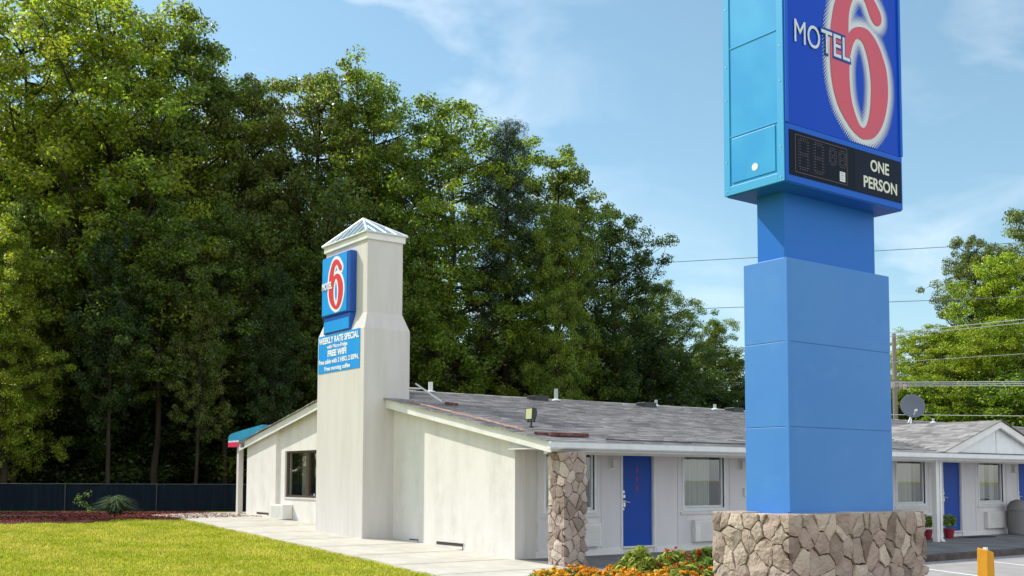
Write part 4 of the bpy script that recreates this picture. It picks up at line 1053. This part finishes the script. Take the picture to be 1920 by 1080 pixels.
# bare-stemmed trees just behind the fence
for i, (x, y, z, w) in enumerate(((-3.9,26.8,12.5,.75),(-1.2,24.0,11,.7),(.9,25.2,12.5,1.1),(1.7,23.0,9.5,.65),(3.9,25.5,13,.9),(4.6,22.4,10,.65),(7.2,23.4,11.5,.95),(8.4,22.4,10.5,.7))):
    plant('slim_tree', THIN[i % 2], x, y, z, w, (GR,DK,GR,OL)[i % 4], ['slim dark trunk tree behind the fence at the far left','slim dark tree behind the fence above the strap leaved clump','thick dark trunk tree behind the fence left of centre gap','slim dark tree behind the fence beside the thickest trunk','straight dark trunk tree behind the fence midway to the awning','slim dark tree rising behind the blue awning','slim dark tree close left of the stucco tower','slim dark tree hidden behind the foot of the stucco tower'][i], 'tree', 'bare stemmed trees behind the fence', i*2.3)
# understorey
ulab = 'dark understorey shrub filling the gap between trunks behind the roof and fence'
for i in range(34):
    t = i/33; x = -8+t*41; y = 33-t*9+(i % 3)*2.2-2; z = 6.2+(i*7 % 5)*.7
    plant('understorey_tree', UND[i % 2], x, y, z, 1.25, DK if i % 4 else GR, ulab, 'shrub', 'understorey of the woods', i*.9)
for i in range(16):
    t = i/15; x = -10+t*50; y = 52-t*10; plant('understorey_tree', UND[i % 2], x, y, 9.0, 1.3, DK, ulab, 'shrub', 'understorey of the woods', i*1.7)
# right-hand group, farther away
RIGHT = [
 (61.6,25.6,19.6,.84,3,(1.35,1.15,1.6),.4,'greyish green dome shaped tree at far right, left half of the tall pair'),
 (63.5,22.0,21.3,1.05,1,(1.35,1.15,1.6),2.1,'greyish green tallest tree at the far right edge'),
 (57.8,22.4,17.2,1.15,2,(2.4,2.15,.9),1.0,'bright yellow green tree in front of the grey green pair at far right'),
 (57.0,28.2,12.5,1.3,0,(2.3,1.95,.95),3.0,'yellow green tree beside the utility pole right of the pylon'),
 (55.6,25.0,12.4,1.5,4,(2.1,1.85,1.0),5.0,'light green leafy tree behind the satellite dish'),
 (55.0,21.0,12.2,1.5,1,(2.1,1.85,1.0),4.0,'light green leafy tree above the porch gable'),
 (59.5,32.0,9.5,1.1,3,DK,2.4,'dark low tree close behind the right side of the pylon'),
 (56.0,15.5,12.5,1.2,2,(1.8,1.7,1.0),.8,'light green tree cut off by the right edge of the picture'),
]
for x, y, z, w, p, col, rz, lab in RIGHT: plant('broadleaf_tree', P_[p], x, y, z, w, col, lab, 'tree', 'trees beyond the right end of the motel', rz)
for i in range(9):
    plant('understorey_tree', UND[i % 2], 50+i*.9, 36-i*3, 8.5, 1.5, (1.6,1.6,.95), 'leafy shrub filling in under the far right trees', 'shrub', 'shrubs under the right hand trees', i*1.1, z0=.3)
plant('broadleaf_tree', P_[3], -11.2, 24.0, 14.5, 1.0, GR, 'tree beyond the left edge whose shade falls on the mulch and fence', 'tree', None, 1.0)
# trees off to the left and across the road: they show as reflections in the windows
for i, (x, y, z) in enumerate(((-13,37,19),(-18,41,20),(-10,42,18))): plant('broadleaf_tree', P_[i], x, y, z, 1.1, YG, back, 'tree', 'hidden back row trees of the woods', i)

# strap-leaved clump in front of the fence, scrubby weed beside it
g = np.random.default_rng(9); bx_, by_ = -3.15, 16.0
V = []
for i in range(520):
    a = g.uniform(0, 2*math.pi); ln = g.uniform(.45,.85); el = g.uniform(.35,1.35); d = np.array([math.cos(a), math.sin(a), 0]); s = np.array([-d[1], d[0], 0])*.014
    b = np.array([bx_, by_, .51])+d*g.uniform(0,.14); m = b+d*ln*.5*math.cos(el)+np.array([0,0,ln*.72*math.sin(el)]); t = b+d*ln*(math.cos(el)*.85+.25)+np.array([0,0,ln*(.78*math.sin(el)-.18)])
    V += [b-s, b+s, m+s, m-s, m-s, m+s, t+s*.2, t-s*.2]
e = empty('strap_leaved_plant', (bx_, by_, .5), 'spiky grass like clump on the red mulch in front of the fence', 'plant')
link('foliage', quads('foliage', np.array(V)), M['strap_leaf'], e)
e = empty('weed', (-3.9, 16.6, .5), 'small pale leaved weed behind the left side of the spiky clump', 'plant')
link('foliage', leaf_cloud('foliage', [(-3.9+.2*math.cos(i), 16.6+.15*math.sin(i*2), .62+.1*i, .16) for i in range(6)], 22, .09, .5, 12), M['flower_leaf'], e)
e = empty('weed', (-5.9, 19.9, .5), 'straggly sapling climbing over the fence near the left edge', 'plant')
link('foliage', leaf_cloud('foliage', [(-6.2+.3*math.cos(i*2.1), 19.9+.2*math.sin(i*1.7), .6+.11*i, .25) for i in range(12)], 30, .10, .5, 13), M['flower_leaf'], e)

# ------------------------------------------------------------------ lawn blades, mulch chips
g = np.random.default_rng(1); n = 260000
x = g.uniform(-12.5, -2.5, n); y = g.uniform(-5, 12.2, n)
xl = -2.68-.25*np.clip((1-y)/4, 0, 1); edge = 11.25+.35*np.sin(x*1.3)+.25*np.sin(x*2.9+1)
pn = .5+.5*np.sin(x*1.7+np.sin(y*1.3)*2)*np.sin(y*1.1+x*.6)
ok = (x < xl-.0+.05*np.sin(y*9)) & (y < edge+.1*np.sin(x*11)) & (g.random(n) < .45+.55*pn)
x, y = x[ok], y[ok]; z = np.where(y >= 0, np.minimum(.5, .042*y), np.maximum(-.13, .025*y))
lb = blades('grass', np.stack([x, y, z], 1), .042, .011, .8, 2)
tag(link('grass', lb, M['grass_blade']), 'short mown yellow green grass of the front lawn', 'grass', kind='stuff')
n = 9000; x = g.uniform(-7.5, -.3, n); y = g.uniform(11.6, 19, n); ok = y < 20.0-.64*(x+5.4); x, y = x[ok], y[ok]
lc = leaf_cloud('mulch_chips', np.stack([x, y, np.full(len(x), .525), np.full(len(x), .02)], 1), 1, .09, .35, 5, up=2)
tag(link('mulch_chips', lc, M['mulch_chip']), 'red brown mulch chips on the bed before the fence', 'mulch', kind='stuff')

# ------------------------------------------------------------------ flower bed left of the stone base
def mound(cx, cy, h, R_, n, seed, lower=0):
    rr = random.Random(seed); out = []
    for i in range(n):
        a = rr.uniform(0, 6.283); q = math.sqrt(rr.random())*R_; zz = (h*(1-(q/R_)**2*.55))*rr.uniform(.55,1); out.append((cx+q*math.cos(a), cy+q*math.sin(a), zz-.1, .09))
    return out
def flower_plant(cx, cy, h, R_, seed, petal, leafm, label, nl=70, nf=70, fs=.045, lsz=.07):
    e = empty('flower_plant', (cx, cy, -.1), label, 'flowers', 'bedding plants left of the stone base')
    link('foliage', leaf_cloud('foliage', mound(cx, cy, h, R_, nl, seed), 26, lsz, .4, seed), leafm, e)
    if petal is not None:
        rr = random.Random(seed+1); pts = []
        for i in range(nf):
            a = rr.uniform(0, 6.283); q = math.sqrt(rr.random())*R_*1.03; zz = h*(1-(q/R_)**2*.55)*rr.uniform(.86,1.06)-.06
            pts.append((cx+q*math.cos(a), cy+q*math.sin(a), zz, .028))
        link('blooms', leaf_cloud('blooms', pts, 12, fs, .8, seed+2, up=.8), petal, e)
k = 0
MAR = [(-2.95,-4.85),(-2.55,-5.35),(-2.35,-4.75),(-2.05,-5.55),(-1.75,-5.0),(-2.25,-6.0),(-1.7,-6.0),(-1.35,-5.4),(-1.95,-6.6),(-1.35,-6.5),(-.95,-6.0),(-2.75,-5.9),(-2.5,-6.6),(-.9,-6.9)]
names = ['at the left tip of the bed','near the left tip of the bed, on the camera side','near the left tip of the bed, on the walkway side','in the middle of the orange drift','behind the orange drift by the walkway','in front of the orange drift','in front of the tall green plants','between the drift and the leafy plants','low in the bed near the stone base','close to the left stone face','nearest the stone base on the walkway side','at the bottom edge of the picture left','at the bottom edge of the picture centre','tucked against the stone base']
for i, (x, y) in enumerate(MAR):
    flower_plant(x, y, .40 if i < 5 else .43, .40, 500+i*7, M['petal_orange'] if i % 3 else M['petal_yellow'], M['flower_leaf'], 'low %s marigold clump %s' % ('orange' if i % 3 else 'yellow orange', names[i]), nf=100, fs=.05)
for i, (x, y, h, lf, pt, lab) in enumerate(((-1.75,-5.45,.70,'coleus_leaf',None,'tall light green leafy plant at the left of the leafy group'),(-1.35,-5.75,.66,'coleus_leaf','petal_red','leafy green plant with red tips in the middle of the group'),(-1.15,-6.15,.72,'flower_leaf','petal_red','tall dark green leafy plant nearest the stone base'),(-.75,-6.1,.68,'coleus_leaf','petal_orange','green plant with orange flowers touching the stone base'),(-1.65,-6.35,.56,'coleus_leaf','petal_red','low red flowered plant in front of the leafy group'),(-.45,-6.6,.62,'coleus_leaf','petal_orange','green plant mostly hidden behind the stone base'))):
    flower_plant(x, y, h, .38, 700+i*9, M[pt] if pt else None, M[lf], lab, nl=95, nf=45, fs=.04, lsz=.12)

# ------------------------------------------------------------------ utility pole and wires
e = empty('utility_pole', (47.4, 23.3, 0), 'weathered wooden utility pole with insulators right of the pylon', 'pole')
UP = Vector((47.4, 23.3)); 
MB().tube((UP.x, UP.y, 0), (UP.x, UP.y, 11.0), .19, .13, n=12).build('shaft', M['wood_pole'], e)
mb = MB(); mb.box(UP.x-.9, UP.x+.9, UP.y-.22, UP.y-.12, 7.85, 7.97); mb.build('crossarm', M['wood_pole'], e)
for dx in (-.5, .25, .8): MB().lathe([(.0,.0),(.10,.02),(.12,.2),(.10,.4),(.0,.45)], (UP.x+dx, UP.y-.2, 7.4)).build('insulator', M['insulator'], e)
def wire(p, q, sag, rad, label, m='wire', strands=1, gap=.12):
    q = Vector(p)+(Vector(q)-Vector(p))*1.9; p = Vector(p)-(Vector(q)-Vector(p))*.25; o_ = MB()
    for s in range(strands):
        pts = []
        for i in range(25):
            t = i/24; v = Vector(p).lerp(Vector(q), t); v.z -= sag*4*t*(1-t); v.z += s*gap; pts.append(v)
        o_.path(pts, rad, n=5)
    tag(o_.build('overhead_wire', M[m]), label, 'wire', 'overhead wires')
wire((5.0,60.6,14.8), (41.9,11.0,14.6), .6, .018, 'highest thin overhead wire crossing the open sky', 'wire_dark')
wire((5.0,60.2,12.4), (41.9,10.8,11.8), .7, .018, 'lower thin overhead wire crossing the open sky', 'wire_dark')
wire((27.4,28.5,8.2), (40.9,10.2,9.8), .1, .022, 'double overhead cable passing before the yellow green trees', 'wire', 2, .18)
wire((27.6,28.5,6.9), (41.2,10.0,6.45), .05, .026, 'thick bundle of overhead cables level with the pole insulators', 'wire', 3, .10)
wire((29.0,28.0,5.5), (41.0,10.3,4.9), .05, .02, 'lowest overhead cable just above the motel ridge at right', 'wire')
wire((27.0,29.2,7.3), (41.0,10.5,8.2), .1, .012, 'thin overhead cable between the double cable and the thick bundle', 'wire')

S.render.engine = 'CYCLES'
S.cycles.max_bounces = 6; S.cycles.transparent_max_bounces = 12
S.render.film_transparent = False
